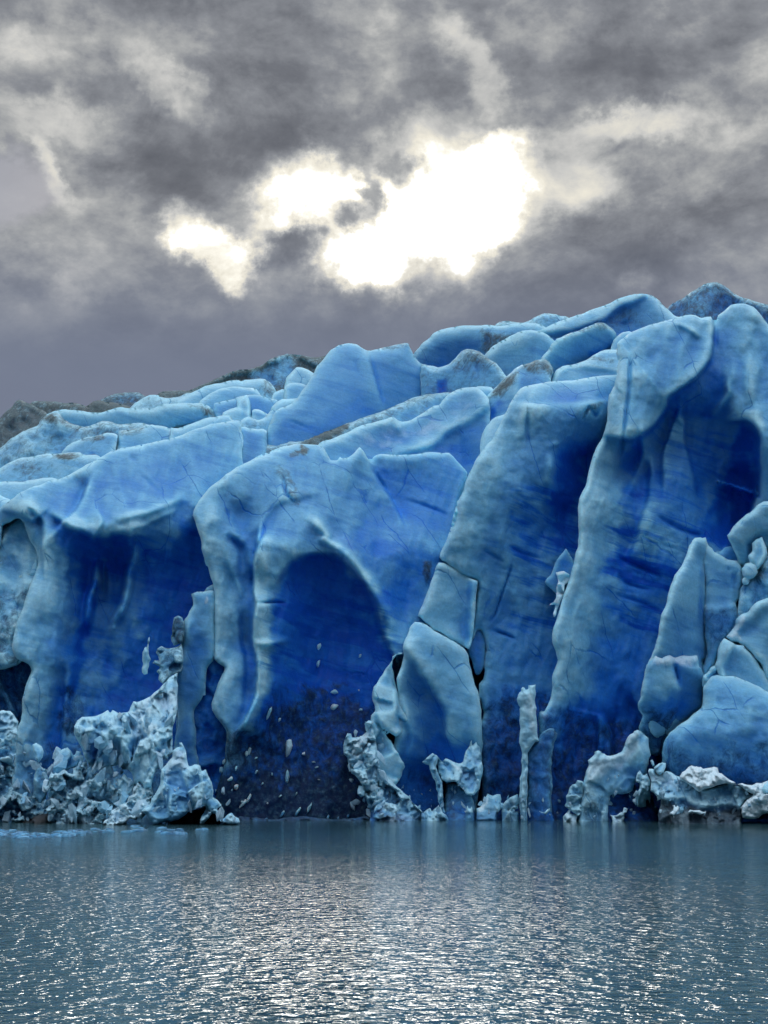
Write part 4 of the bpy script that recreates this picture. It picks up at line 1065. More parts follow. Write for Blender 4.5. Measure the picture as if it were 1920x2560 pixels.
TOWER = ice('serac', 'tallest tower on the right with a hanging blue flap and a dark recess', 'serac', 127.5,
    'C:765,520 768,492 800,460 870,420 930,395 1000,370 1070,355 1120,340 1170,330 1230,328 1262,347 1320,335 1340,375 1368,330 1400,300 1440,265 1500,254 1550,264 1590,293 1630,338 1670,395 1760,520 1900,620 1900,3300 P:2010,2110 1290,2110 M:430,1700 480,1400 560,900 600,600 620,330 F:330,1380 370,1300 376,1260 385,1150 410,1070 400,1010 380,960 385,890 410,820 430,740 460,650 490,560 510,470 535,380 535,250 540,110 558,70 C:550,1400 580,1320 592,1260 612,1200 640,1120 680,1040 700,980 710,880 720,800 740,762 765,680 760,640 775,590 760,560',
    E=1.15, R=17, step=4, flute=(.24, 62.), lean=8, blue=.40, rough=(.32, 80), band=.08,
    ctrl=[(1560, 850, 0), (1720, 800, -1), (1760, 830, -1.5), (1860, 765, -1), (1850, 870, -.5), (1560, 950, 2.2), (1540, 1050, 2.6), (1480, 1250, 3), (1460, 1400, 3), (1430, 1600, 2.6), (1400, 1750, 1.2), (1360, 1950, -.5),
          (1620, 880, 1), (1620, 980, 2.2), (1600, 1080, 2), (1700, 900, 1.5), (1760, 900, .5), (1590, 1180, -2), (1575, 1240, .5), (1650, 1100, -1.2), (1700, 1200, -1), (1740, 1060, -1.5), (1780, 1320, -3), (1680, 1400, -1.2), (1620, 1330, .3), (1560, 1350, 0), (1580, 1480, -.8), (1540, 1600, -2), (1650, 1550, -2.5),
          (1850, 1100, -2), (1860, 1200, -5), (1855, 1320, -6), (1810, 1370, -5), (1910, 1120, .6), (1960, 1300, 1), (1850, 1000, 0), (1900, 980, 0), (1550, 1800, -3.5), (1480, 1900, -3.5), (1600, 1950, -3.5), (1750, 1700, -3.5), (1900, 1700, -3), (1440, 1850, -2)],
    strokes=[('s', 'C:795,1056 840,1060 890,1046 950,1010 1010,950 1060,862 1062,822 1150,760 1240,690 1310,600 1336,500 1338,380', 3, 2.6, 110),
             ('r', 'C:845,540 838,700 825,850 808,980 800,1060 775,1200', 6, -.9), ('r', 'C:1336,380 1338,500 1330,560', 7, -1.2),
             ('s', 'C:955,1250 F:955,0 945,110 905,240 880,350 850,415', 6, 1.3, 110), ('s', 'C:905,1060 905,1180 860,1290', 5, 1.2, 50),
             ('s', 'C:1500,950 1540,950 1580,985 1610,1050 1612,1200 1602,1400 F:1592,90 1550,200 1460,320', 5, 3.2, 140),
             ('r', 'C:1085,950 1100,930 1160,960 1165,1050', 8, .7), ('s', 'C:1030,1260 1030,1150 1060,1060 1100,950', 4, -1.5, 70), ('s', 'C:1160,940 1165,1060 1200,1200 1225,1330', 4, -1.4, 80), ('r', 'C:1390,690 1430,780 1310,950', 7, .8),
             ('r', 'C:1080,360 1180,400 1300,480', 8, .8), ('r', 'C:920,650 1000,520', 12, -.5), ('r', 'C:1560,520 1560,880', 16, .8),
             ('r', 'F:740,450 870,500 1080,590', 6, -.7), ('r', 'F:740,560 850,620 1000,660', 6, -.6), ('r', 'F:980,200 1150,290 1330,350', 7, -.8), ('r', 'F:1000,370 1150,420', 5, -.5), ('r', 'F:730,670 900,720 1030,780', 5, -.5),
             ('s', 'F:920,1480 915,1400 885,1350', 5, -1.5, 50), ('s', 'F:740,1600 720,1480 655,1400 650,1620', 5, 1.2, 50), ('r', 'M:1020,600 1120,720', 5, .8), ('r', 'P:1350,2000 1352,1800 1370,1700', 14, 1)],
    paint=[('blue', 'C:1440,1080 1510,950 1570,970 1610,1050 1610,1250 F:1600,0 1580,120 1470,280 1440,400 1300,380 1200,300 1350,100', .98, 15),
           ('blue', 'C:880,1060 905,1070 905,1200 860,1290 800,1220 860,1120', .8, 16), ('blue', 'C:900,1290 950,1260 F:955,0 940,120 900,250 870,340 770,300 860,250 760,120', .78, 28),
           ('blue', 'C:1060,860 1160,760 1330,620 1430,700 1400,800 1300,950 1120,900', .66, 26), ('blue', 'C:805,1066 845,1070 900,1054 960,1014 1020,955 1070,868 1160,770 1250,698 1322,606 1346,500 1344,400', .66, 9, 'L'),  # dark blue line paints the shade under the flap's edge
           ('blue', 'C:960,1300 1250,1100 1450,1080 1400,1400 F:1300,0 1300,300 1160,350 1000,250 960,100', .66, 60),
           ('blue', 'F:740,420 1150,480 1060,700 1000,900 760,750', .76, 46), ('blue', 'F:560,900 1000,860 950,1500 500,1500 520,1200', .66, 60),
           ('blue', 'P:1400,1800 1700,1750 1990,1800 1990,2110 1300,2110', .84, 80), ('blue', 'P:1380,1850 1460,1800 1450,2000 1390,2000', .97, 30),
           ('blue', 'C:1600,950 1800,950 1800,1400 1620,1400', .5, 40), ('blue', 'C:900,560 1320,560 1200,700 1040,800 950,700', .42, 50),
           ('dirt', 'P:1330,1830 1760,1740 1990,1850 2010,2110 1290,2110', .55, 110), ('blue', 'P:1300,1880 1720,1850 1990,1900 2010,2110 1290,2110', .93, 110), ('dirt', 'F:560,850 1000,850 900,1400 560,1350', .12, 60), ('blue', 'P:1562,890 1545,1000 1498,1150 1476,1280 1466,1400 1445,1550 1412,1700', .2, 76, 'L'), ('blue', 'P:1790,800 1860,790 1885,900 1890,1040', .24, 40, 'L'), ('blue', 'P:1600,840 1700,800 1760,810', .22, 36, 'L'),  # pale lines: lit left edge and crests painted into the ice colour
           ('band', 'F:740,150 1300,150 1080,900 760,800', .75, 40), ('band', 'C:1050,950 1500,950 1500,1400 1050,1400', .35, 50),
           ('snow', 'F:380,1150 470,1100 450,1300 330,1420 F:320,1380', .2, 24)], group=FR)
TY = surf(TOWER, 1545, 880)
ice('jagged_rim', 'fringe of small white ice teeth on the left edge', None, TY - 1.0,
    'C:762,560 758,545 772,540 757,528 774,520 764,510 782,512 775,498 790,495 800,520 800,590 775,592 762,585 772,575', smooth=False, blue=.05, snow=.4, R=8, E=0.25, th=1.5, step=2, jag=(.5, 8), rough=(.1, 20), parent=TOWER)

# lower right
ice('serac', 'left half of the split blue pillar on the right', 'serac', 123.5,
    'O:870,490 880,462 905,440 960,429 985,440 1003,436 1022,470 1038,520 1060,600 1000,720 1004,820 1008,950 1002,1100 1006,1400 1018,1510 1030,1580 1022,1680 980,1700 985,1760 1005,1880 990,2000 N:980,120 985,240 940,320 880,360 500,600 350,200 O:395,1800 430,1710 455,1680 500,1540 528,1430 540,1310 556,1230 600,1150 622,1050 660,930 700,830 760,740 800,650 830,560',
    E=1.10, R=21, lean=6, blue=.32, ctrl=[(1750, 1360, 0), (1720, 1450, 1.6), (1700, 1550, 2), (1680, 1650, 1.5), (1745, 1500, .8), (1745, 1650, -.5), (1640, 1700, 1), (1730, 1750, -1)],
    strokes=[('s', 'O:960,700 985,760 975,900 960,1300 950,1600', 8, -1.0, 50)], paint=[('blue', 'O:950,800 1002,830 1005,1500 960,1640 930,1400', .78, 18), ('blue', 'O:540,1300 1000,1300 980,1900 500,1900', .48, 50)], group='split blue pillar')
ice('serac', 'right half of the split blue pillar on the right with bits of white ice', 'serac', 124.3,
    'O:985,445 1003,438 1022,472 1038,520 1068,550 1100,592 1150,608 1190,632 1240,666 1290,672 1330,680 1365,720 1395,760 1402,830 1375,950 1355,1060 1310,1110 1352,1200 1372,1270 1330,1345 1260,1450 1180,1550 1120,1700 1040,1835 1005,1880 990,1760 1020,1680 1030,1580 1010,1450 1004,1100 1006,850 990,760 965,690 940,560',
    E=0.90, R=17, lean=6, blue=.34, strokes=[('r', 'O:1235,690 1245,760 1230,830', 6, -1), ('s', 'O:1340,1110 1190,1140 1060,1150', 6, .7, 60), ('r', 'O:1330,760 1310,900 1350,1020', 8, -.6)],
    paint=[('blue', 'O:1020,1180 1340,1140 1370,1300 1180,1560 1040,1800 1010,1600', .55, 30), ('dirt', 'O:1020,1180 1340,1140 1370,1300 1180,1560 1030,1700', .3, 30)], group='split blue pillar')
ice('ice_block', 'lower block with a crumbly snow rim under the split pillar', 'ice block', 122.3,
    'O:400,1795 405,1760 440,1715 490,1640 510,1665 560,1680 620,1652 650,1640 700,1655 850,1665 922,1655 932,1720 915,1755 960,1780 985,1850 990,1960 N:975,60 985,200 970,280 900,335 830,380 760,430 700,490 650,520 600,600 560,700 520,780 430,760 400,620 330,530 325,490 360,390 365,370 310,270 340,200 O:385,1860', smooth=True,
    E=0.80, R=16, lean=6, blue=.5, jag=(1.8, 14), ctrl=[(1640, 1680, 1), (1690, 1720, .8), (1650, 1750, 1), (1720, 1740, -.6), (1730, 1700, 0), (1640, 1800, -1), (1700, 1800, -1.5)],
    strokes=[('s', 'O:650,1650 680,1720 700,1820 725,1930 755,2000 N:750,130 738,240 700,345 650,515', 5, -.9, 60), ('r', 'O:660,1660 700,1800 740,1960 N:750,130', 4, -1.2), ('s', 'O:940,1740 880,1775 760,1740 690,1690', 5, .5, 24), ('r', 'N:390,40 440,130', 5, -.8)],
    paint=[('snow', 'O:420,1770 480,1640 620,1650 925,1655 930,1740 880,1770 760,1730 640,1720 540,1740', .6, 16), ('blue', 'O:430,1790 640,1740 700,1900 N:720,100 640,260 520,180', .3, 24), ('dirt', 'N:300,270 700,340 600,800 400,800', .55, 40), ('blue', 'N:300,270 980,270 600,800', .75, 40)], group='split blue pillar')
ice('ice_block', 'pale blue angular block at the right edge, top of the fallen pile', 'ice block', 124,
    'O:1250,412 1275,385 1310,332 1350,290 1400,245 1490,180 1560,110 1620,78 1700,78 1900,180 1900,620 1760,700 1640,520 1560,560 1500,640 1480,705 1420,712 1368,700 1355,640 1330,580 1308,540 1290,488 1262,440', blue=.28, R=18, E=1.00,
    ctrl=[(1850, 1350, 0), (1900, 1280, .5), (1860, 1400, -1.2), (1900, 1350, -.6), (1980, 1320, 0)], strokes=[('s', 'O:1480,650 1440,500 1560,400 1659,380', 7, .8, 60)], group='fallen blocks at the right edge')
ice('ice_block', 'thin upright pale shard in front of the topmost fallen block', 'ice block', 122.8,
    'O:1475,630 1510,590 1515,560 1508,495 1545,465 1588,444 1605,490 1625,540 1640,600 1600,680 1545,738 1520,735 1490,705 1480,665', blue=.16, R=11, E=0.60, step=3.5, strokes=[('s', 'O:1545,730 1590,600 1590,450', 5, -.7, 30)], group='fallen blocks at the right edge')
ice('ice_block', 'small rounded boulder of ice below the thin upright shard', 'ice block', 122.6,
    'O:1398,760 1432,712 1480,698 1530,730 1537,790 1500,832 1455,850 1412,822', blue=.24, R=16, E=0.80, step=3.5, group='fallen blocks at the right edge')
ice('ice_block', 'tiny round ball of ice beside the small boulder', 'ice block', 122.8,
    'O:1405,870 1420,856 1440,862 1450,880 1440,900 1420,908 1408,895', blue=.22, R=8, E=0.35, th=2, step=2, rough=(.05, 20), jag=(.3, 9), group='fallen blocks at the right edge')
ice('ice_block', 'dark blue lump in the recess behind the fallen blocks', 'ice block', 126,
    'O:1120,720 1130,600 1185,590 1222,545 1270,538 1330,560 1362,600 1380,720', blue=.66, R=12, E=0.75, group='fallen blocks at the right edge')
ice('ice_block', 'dull grey blue slope of fallen ice stained brown near the boulder', 'ice block', 123.8,
    'O:1375,1300 1372,1100 1395,960 1450,900 1500,860 1545,800 1600,720 1659,640 1900,560 1900,1200 1560,1200 1480,1260', blue=.34, dirt=.2, R=14, E=0.80, rough=(.4, 40), facet=(.4, 70),
    paint=[('dirt', 'O:1500,860 1600,700 1640,700 1560,880', .6, 16)], group='fallen blocks at the right edge')
ice('ice_block', 'rounded pale blue block at the right edge with a snowy left rim', 'ice block', 122,
    'O:1245,1450 1262,1440 1290,1405 1330,1350 1340,1290 1400,1240 1460,1218 1492,1170 1560,1110 1659,1072 1800,1050 1900,1060 1900,2100 1760,2080 1659,1900 1610,1760 1560,1690 1500,1615 1420,1540 1350,1500 1290,1490', blue=.26, R=21, E=1.00, jag=(2, 14),
    ctrl=[(1850, 1600, 0), (1900, 1520, 1), (1880, 1640, .8), (1920, 1600, 0), (1950, 1700, 0)], strokes=[('s', 'O:1400,1480 1500,1420 1590,1330 1640,1260', 9, -.6, 60)],
    paint=[('snow', 'O:1245,1450 1330,1350 1340,1290 1400,1240 1430,1260 1400,1340 1340,1400 1420,1500 1380,1520 1270,1480', .75, 14)], group='fallen blocks at the right edge')
ice('ice_block', 'sharp pale blue block tucked below the long open crack at the right edge', 'ice block', 121.5,
    'O:1155,1600 1180,1540 1208,1484 1240,1505 1275,1530 1330,1565 1390,1570 1430,1610 1500,1680 1560,1770 1620,1860 1660,1960 1700,2100 1500,2050 1300,1950 1190,1880 1160,1840 1125,1760 1150,1690', blue=.3, R=14, E=0.80, jag=(1.8, 12),
    strokes=[('s', 'O:1225,1860 1215,1760 1260,1660 1310,1570', 5, 1.0, 50)], group='fallen blocks at the right edge')
ice('ice_block', 'small cluster of crumbled lumps above the large rounded mass', 'ice block', 121.8,
    'O:990,1960 1005,1870 1050,1830 1080,1790 1120,1770 1160,1790 1190,1770 1225,1800 1240,1870 1200,1940 1060,1980', smooth=False, blue=.28, R=8, E=0.50, step=3.5, facet=(.45, 34), jag=(2, 10), group='fallen blocks at the right edge')
ice('serac', 'large rounded blue mass filling the lower right corner of the wall', 'serac', 119.5,
    'O:990,2000 1030,1920 1070,1870 1130,1850 1200,1872 1300,1870 1400,1910 1500,1940 1600,2000 1700,2040 1900,2060 N:1900,700 1900,1900 600,1900 560,1200 560,760 575,650 595,610 640,545 690,512 760,450 830,412 900,345 970,280 985,200 978,100 1000,50',
    E=1.80, R=37, lean=5, blue=.32, rough=(.35, 60), ctrl=[(1780, 1710, 0), (1850, 1750, 1.2), (1900, 1750, 1), (1800, 1850, 2), (1900, 1850, 2.2), (1700, 1860, 1), (1850, 1950, 0), (1700, 1950, -1), (1930, 1950, .5), (1800, 2050, -3), (1950, 2050, -3)],
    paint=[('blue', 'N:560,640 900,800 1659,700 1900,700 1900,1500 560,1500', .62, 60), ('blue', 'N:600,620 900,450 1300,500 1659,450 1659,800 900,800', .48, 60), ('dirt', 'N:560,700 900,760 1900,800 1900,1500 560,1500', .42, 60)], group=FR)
ice('ice_ledge', None, None, surf(TOWER, 1610, 1620) - 1.2, 'F:805,1010 830,1000 870,985 905,940 925,925 935,905 960,915 990,925 995,950 985,990 960,1020 930,1045 870,1050 840,1030', smooth=False, blue=.2, snow=.7, R=8, E=0.40, th=2, step=2.5, jag=(1.5, 10), facet=(.3, 22), parent=TOWER)
ice('ice_fragment', None, None, surf(TOWER, 1510, 1620) - .8, 'F:640,965 665,950 695,985 700,1020 712,1060 700,1050 685,1010 660,985', smooth=False, blue=.3, snow=.2, R=8, E=0.25, th=1, step=2.5, jag=(1, 8), parent=TOWER)
ice('ice_shard', 'pale pointed shard clinging to the banded face of the leaning fin', 'ice shard', surf(FLAT, 1320, 1460) - 1.5,
    'Q:1335,745 1360,728 1395,735 1430,780 1470,820 1530,870 1560,950 1600,1020 1645,1060 1600,1065 1520,1030 1440,980 1370,900 1345,830', blue=.2, dirt=.12, R=8, E=0.50, th=2.5, step=3, jag=(1.2, 10), group='pieces caught on the wall')
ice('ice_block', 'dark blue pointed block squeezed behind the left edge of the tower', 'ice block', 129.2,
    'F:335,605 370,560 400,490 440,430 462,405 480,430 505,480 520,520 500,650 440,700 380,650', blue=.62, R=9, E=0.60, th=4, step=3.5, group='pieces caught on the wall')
ice('ice_rubble', 'vertical string of white crumbs down the left edge of the tower', 'ice rubble', 127.8,
    'F:400,548 450,538 480,560 485,600 455,620 450,680 420,740 405,800 392,815 385,790 400,740 360,740 385,725 402,700 405,640 415,600', smooth=False, blue=.1, snow=.8, R=8, E=0.35, th=2.5, step=2.5, facet=(.4, 18), jag=(2, 9), group='pieces caught on the wall')

# ------------------------------------------------------------------ crushed ice at the waterline
RB = dict(mat=CRUSHED, hf=None, smooth=False, step=2.6, jag=(2.4, 9), R=8, E=.7, th=5., rough=(.18, 30), lean=4.)


def rub(label, Y, poly, name='ice_rubble', cat='crushed ice', **kw):
    a = dict(RB); a.update(kw)
    a.setdefault('kind', 'thing')
    a['R'] = min(a['R'], 12); a['E'] = min(a['E'], 1.1)
    p0 = T(poly)
    hgt = p0[:, 1].max() - p0[:, 1].min(); wid = p0[:, 0].max() - p0[:, 0].min()
    if 'lean' not in kw and hgt < wid * 2.2:
        a['lean'] = 30. if hgt < 170 else 15.
        Y -= (a['lean'] - 4) * (2054 - min(2080, p0[:, 1].max())) / 1000.
    if p0[:, 0].mean() < 640:
        Y -= 7
    elif p0[:, 0].mean() > 1640:
        Y -= 4.5
    return ice(name, label, cat, Y, poly, group=a.pop('group', RU), **a)


rub('crumbly pale cluster at the left edge halfway up the dark face', 125.5, 'J:-160,320 0,325 30,313 60,322 110,318 150,365 170,400 200,432 178,480 185,560 170,640 178,720 150,820 120,900 60,1000 -160,1050',
    facet=(.7, 42), facet2=(.3, 18), blue=.18, snow=.3, dirt=.12)
rub('dark grey green jumble of ice at the lower left corner', 124.5, 'J:-160,900 0,960 60,900 130,850 160,880 150,960 110,1060 150,1150 230,1180 300,1210 350,1205 400,1260 470,1240 520,1300 505,1400 480,1410 400,1410 330,1450 250,1465 150,1490 100,1540 60,1600 -160,1600',
    facet=(.9, 40), facet2=(.35, 16), blue=.2, snow=.1, dirt=.42)
rub('narrow grey green pillar of ice at the foot of the leftmost serac', 126, 'J:370,930 400,900 480,930 500,1050 490,1180 440,1300 400,1300 350,1220 342,1060', blue=.35, dirt=.35, facet=(.3, 50))
rub('small rounded lump hanging on the leftmost serac', 126.3, 'J:335,670 375,650 430,690 455,740 440,800 400,850 370,820 345,740', blue=.3, dirt=.1, smooth=True)
rub('grey angular pair of lumps above the cauliflower heap', 126.6, 'J:615,735 640,715 700,703 745,740 770,800 800,740 840,738 845,830 800,900 640,960 560,900', blue=.38, dirt=.2, facet=(.4, 60))
rub('thin tapering grey shard standing in the left hollow', 128.5, 'S:220,1170 235,1080 232,960 245,915 262,900 280,930 285,870 302,790 300,880 290,930 305,985 320,1030 300,1060 285,1180 250,1190', blue=.32, dirt=.1, th=2, R=8, E=.7, step=2.5)
rub('dirty crumbling ledge in the left hollow beside the slender column', 129.5, 'S:370,960 390,920 430,893 470,910 540,915 600,895 640,860 660,1000 640,1150 540,1200 440,1290 400,1240 400,1180 370,1160 420,1110 330,1070 360,1040 410,1060 400,1000', blue=.3, dirt=.4, facet=(.5, 30))
rub('dark grey patch of rubble high in the left hollow', 132, 'S:560,600 600,575 650,590 670,700 650,860 560,890 530,800', blue=.5, dirt=.55, facet=(.3, 30))
rub('grey cauliflower shaped heap of crushed ice at the lower left', 122,
    'J:440,1100 470,1095 500,1100 505,1010 535,950 548,985 575,960 600,965 640,940 670,922 700,945 712,970 750,968 760,912 800,900 830,880 870,842 905,850 915,930 960,960 975,980 1000,965 1030,975 1050,1010 1112,1020 1100,1060 1160,1080 1200,1120 1235,1160 1235,1210 1200,1290 1160,1370 1105,1350 1090,1450 1050,1530 900,1560 520,1560 525,1480 500,1400 478,1340 530,1290 525,1190 460,1150',
    facet=(.8, 30), facet2=(.4, 13), blue=.10, snow=.34, dirt=.22, E=2.2)
rub('small pale spike in front of the dark gap beside the heap', 121.8, 'J:1205,1030 1250,1020 1280,975 1300,968 1325,1010 1360,1060 1395,1085 1370,1150 1340,1200 1320,1290 1240,1310 1238,1190', blue=.12, snow=.2, dirt=.14, facet=(.4, 26))
rub('big fractured shelf of pale broken ice jutting out left of the column', 123,
    'J:765,550 772,480 800,420 850,388 920,388 1000,370 1060,345 1118,308 1142,350 1165,318 1230,345 1330,330 1360,270 1382,215 1430,228 1500,208 1560,165 1620,120 K:430,60 470,20 520,-20 570,-60 600,-80 600,60 595,200 600,300 570,430 545,520 545,690 540,760 480,830 445,800 400,900 340,1010 320,1100 260,1130 210,1060 150,1100 J:1390,1060 1375,980 1330,930 1270,930 1240,880 1180,900 1050,930 940,920 900,850 870,770 820,650 780,590',
    facet=(1.0, 62), facet2=(.35, 24), blue=.14, snow=.24, E=2.6, R=26, aniso=1.6,
    ctrl=[(230, 1800, 2), (260, 1850, 1.5), (330, 1820, 0), (400, 1780, 0), (430, 1720, -1), (340, 1900, 0), (400, 1900, 1), (360, 1950, 1), (280, 1900, -1.5), (310, 1930, -2)],
    strokes=[('r', 'K:350,690 360,560 375,470', 4, -1.2), ('s', 'K:10,640 20,900 60,1020 150,1060', 5, .8, 40), ('s', 'K:130,1000 120,780 130,650 200,600', 5, .8, 40), ('s', 'J:940,560 1060,460 1240,640 1250,740', 5, .8, 50), ('r', 'J:1190,500 1210,400', 5, -.7)],
    paint=[('blue', 'J:780,600 1030,700 1120,760 1250,880 1050,930 900,860', .46, 30), ('dirt', 'J:900,800 1250,800 1380,1000 1250,930 950,930', .4, 30), ('snow', 'K:90,300 580,60 600,300 440,560 200,600', .5, 40)])
rub('bright white blue tongue of broken ice reaching the water at the left', 119.3,
    'J:1058,1495 1090,1460 1130,1425 1105,1395 1106,1362 1150,1350 1200,1328 1260,1290 1320,1268 1335,1210 1370,1190 1385,1120 1430,1060 1450,1075 1470,1110 1490,1120 1520,1060 K:280,1070 310,1060 330,1110 350,1170 330,1230 310,1280 240,1350 260,1400 200,1460 100,1440 60,1480 -30,1515 J:1290,1520 1180,1540 1110,1515',
    facet=(.6, 26), facet2=(.3, 12), blue=.06, snow=.55)
rub('fan of smooth blue ice with a frosted crown standing in front of the column', 118.8,
    'K:225,1360 300,1300 330,1230 380,1150 415,1080 425,1000 432,930 480,880 510,825 540,800 540,730 590,700 620,685 615,650 640,650 668,685 688,735 690,830 710,895 740,890 780,875 832,886 850,945 888,925 920,1000 950,1060 970,1150 968,1220 1000,1250 1048,1300 1000,1330 1000,1380 960,1385 900,1320 880,1290 800,1325 720,1350 690,1390 640,1430 560,1460 430,1480 350,1505 300,1440 280,1400',
    facet=(.35, 60), facet2=(.12, 20), blue=.22, snow=.08, smooth=True, jag=(2.5, 12), R=22, E=2,
    strokes=[('r', 'K:520,950 480,1050 420,1180 330,1300', 7, 1.0), ('s', 'K:700,930 640,1010 680,1130 720,1200', 5, 1, 40), ('s', 'K:860,1200 870,1050 850,960', 5, .9, 30), ('r', 'K:520,1140 525,1440', 4, .5)],
    paint=[('snow', 'K:430,900 540,780 600,700 690,740 690,900 560,880 480,1000', .5, 20), ('dirt', 'K:690,1150 850,1150 850,1300 700,1320', .4, 20)])
rub('small pale green lumps resting on the dark rock at the waterline', 118.6, 'K:830,1450 850,1400 890,1340 885,1280 920,1240 970,1212 1010,1250 1052,1298 1010,1335 1035,1430 1080,1440 1110,1400 1160,1370 1190,1410 1225,1440 1248,1470 1228,1512 1160,1500 1040,1470 1000,1400 960,1380 920,1430 870,1490 835,1485',
    blue=.08, snow=.3, dirt=.12, facet=(.5, 26), facet2=(.2, 12))
ice('rock', 'black wet rock showing under the ice at the left waterline', 'rock', 115.8, 'K:200,1560 300,1500 480,1480 600,1430 700,1370 800,1325 900,1300 1000,1400 1060,1500 1060,1600 200,1600', smooth=False, facet=(.8, 34), R=20, E=2, step=4, th=6, mat=ROCK, group='dark rocks under the ice front')
ice('rock', 'black wet rock under the jumble at the lower left corner', 'rock', 116.6, 'J:110,1600 120,1500 180,1470 280,1450 400,1400 500,1380 540,1450 560,1600', smooth=False, facet=(.8, 30), R=20, E=2, step=4, th=6, mat=ROCK, group='dark rocks under the ice front')
rub('cluster of glassy broken plates on the left flank of the slanted block', 123,
    'L:75,680 90,620 120,555 150,560 165,600 200,600 260,585 300,560 320,540 330,470 290,450 340,415 370,430 400,560 430,720 440,830 460,920 465,1000 430,1060 440,1150 430,1260 360,1260 330,1200 290,1120 270,1070 225,1020 160,970 130,880 115,800 82,770',
    facet=(.8, 34), facet2=(.4, 15), blue=.14, snow=.32, dirt=.05, E=2, paint=[('snow', 'L:160,600 330,540 340,640 280,700 260,880 210,800 160,800', .75, 14)])
rub('little glassy cube hanging off the broken plates', 122.6, 'L:220,1140 240,1100 280,1100 300,1150 300,1200 260,1210 225,1180', blue=.14, snow=.2, th=2, R=8, E=.7, facet=(.2, 14))
rub('dirty white arch of broken ice sloping down to the water in the middle', 121.5,
    'L:355,1600 350,1370 335,1300 290,1200 300,1120 350,1190 420,1200 430,1120 442,1060 460,1000 490,990 530,1015 565,1030 600,1070 635,1110 700,1165 760,1215 800,1280 860,1320 905,1375 950,1345 975,1330 1000,1370 1060,1310 1090,1320 1110,1370 1150,1400 1175,1470 1180,1600',
    facet=(.75, 38), facet2=(.3, 15), blue=.16, snow=.26, dirt=.16, E=2, paint=[('dirt', 'L:440,1350 560,1380 740,1440 780,1600 440,1600', .6, 16), ('blue', 'L:350,1350 500,1350 740,1440 740,1600 350,1600', .45, 20)])
rub('pale ragged spire and ledge between the slanted block and the fin', 123.5,
    'L:1000,760 1040,780 1080,830 1105,850 1140,812 1180,830 1220,848 1270,870 1285,890 1320,840 1335,790 1345,740 1380,680 1398,610 1412,598 1418,680 1440,620 1470,605 1480,670 1500,700 1505,850 1525,880 1520,980 1500,1060 1490,1130 1430,1190 1350,1190 1290,1100 1240,1060 1150,1060 1100,1030 1070,960 1060,900',
    facet=(.6, 40), facet2=(.25, 16), blue=.22, snow=.22, aniso=1.8, paint=[('snow', 'L:1170,850 1280,890 1290,950 1200,900', .75, 12)])
rub('dull blue block under the ragged spire at the waterline', 123.3, 'L:1130,1600 1130,1200 1145,1070 1290,1070 1310,1130 1400,1180 1440,1300 1440,1600', blue=.5, dirt=.42, facet=(.35, 60))
rub('small dark crumbly string right of the dark cavity in the middle', 124, 'L:980,770 1000,760 1060,810 1040,900 1100,1060 1110,1250 1140,1400 1110,1400 1060,1250 1030,1050 990,980 960,880 890,850 920,830', blue=.4, dirt=.2, snow=.1, R=10, E=.8, facet=(.3, 20))
rub('tan blue slab of ice with a frayed rim at the middle right waterline', 121.8,
    'M:-40,1600 -40,1330 0,1310 30,1270 55,1235 80,1180 130,1195 215,1180 225,1240 210,1340 170,1420 160,1600', blue=.28, snow=.14, dirt=.12, facet=(.4, 50), paint=[('snow', 'M:-10,1300 60,1240 70,1280 30,1340 -10,1370', .7, 10)])
rub('upright grey slivers left of the frayed slab', 121.4, 'L:1350,1600 1352,1380 1350,1310 1365,1290 1385,1340 1410,1310 1425,1380 1415,1600', blue=.25, dirt=.2, R=8, E=.7, step=2.5)
rub('rounded hanging lump below the small round cavity', 122, 'M:225,1600 228,1300 260,1250 310,1215 350,1200 392,1180 395,1260 385,1330 350,1350 300,1345 400,1370 415,1600', blue=.2, snow=.15, dirt=.25, facet=(.35, 40))
rub('tall thin bright shard standing upright before the wall', 121,
    'M:388,200 392,150 412,122 430,125 428,90 445,72 462,78 475,110 500,96 512,80 500,55 515,52 545,55 572,50 576,90 582,140 568,200 572,260 586,290 575,320 582,400 592,470 592,540 600,600 606,632 575,640 545,670 515,720 490,760 500,900 490,1050 492,1150 488,1300 490,1600 418,1600 422,1400 412,1250 410,1100 425,980 428,880 432,760 415,690 410,600 418,500 408,420 410,300 420,280 400,240',
    name='ice_shard', cat='ice shard', blue=.14, snow=.12, facet=(.3, 60), step=2.5, R=12, E=1, aniso=2.5, paint=[('snow', 'M:470,150 520,110 560,200 580,420 590,560 540,560 490,400 430,300', .55, 16), ('dirt', 'M:415,1050 490,1050 490,1600 415,1600', .3, 20)])
rub('blue buttress of ice directly right of the tall thin shard', 122.5, 'M:485,1600 490,1100 470,900 480,780 520,700 600,610 680,520 760,500 800,560 760,700 740,900 750,1100 740,1300 770,1600', blue=.72, dirt=.4, smooth=True, step=4, R=40, E=2.4)
rub('small white cone of ice at the waterline left of the curved arm', 119.8, 'M:862,1420 880,1390 905,1370 918,1332 940,1365 960,1395 990,1390 1002,1420 985,1560 880,1560', name='ice_fragment', cat='ice fragment', blue=.06, snow=.55, facet=(.4, 22), step=2.5, R=12)
rub('cluster of grey lumps on the left side of the curved arm', 121.3, 'M:880,1320 872,1300 892,1270 888,1200 915,1180 930,1110 960,1088 990,1080 1010,1040 1060,1050 1080,1100 1060,1300 1040,1600 1000,1600 1000,1400 940,1360', blue=.24, snow=.18, dirt=.12, facet=(.6, 34), facet2=(.2, 14))
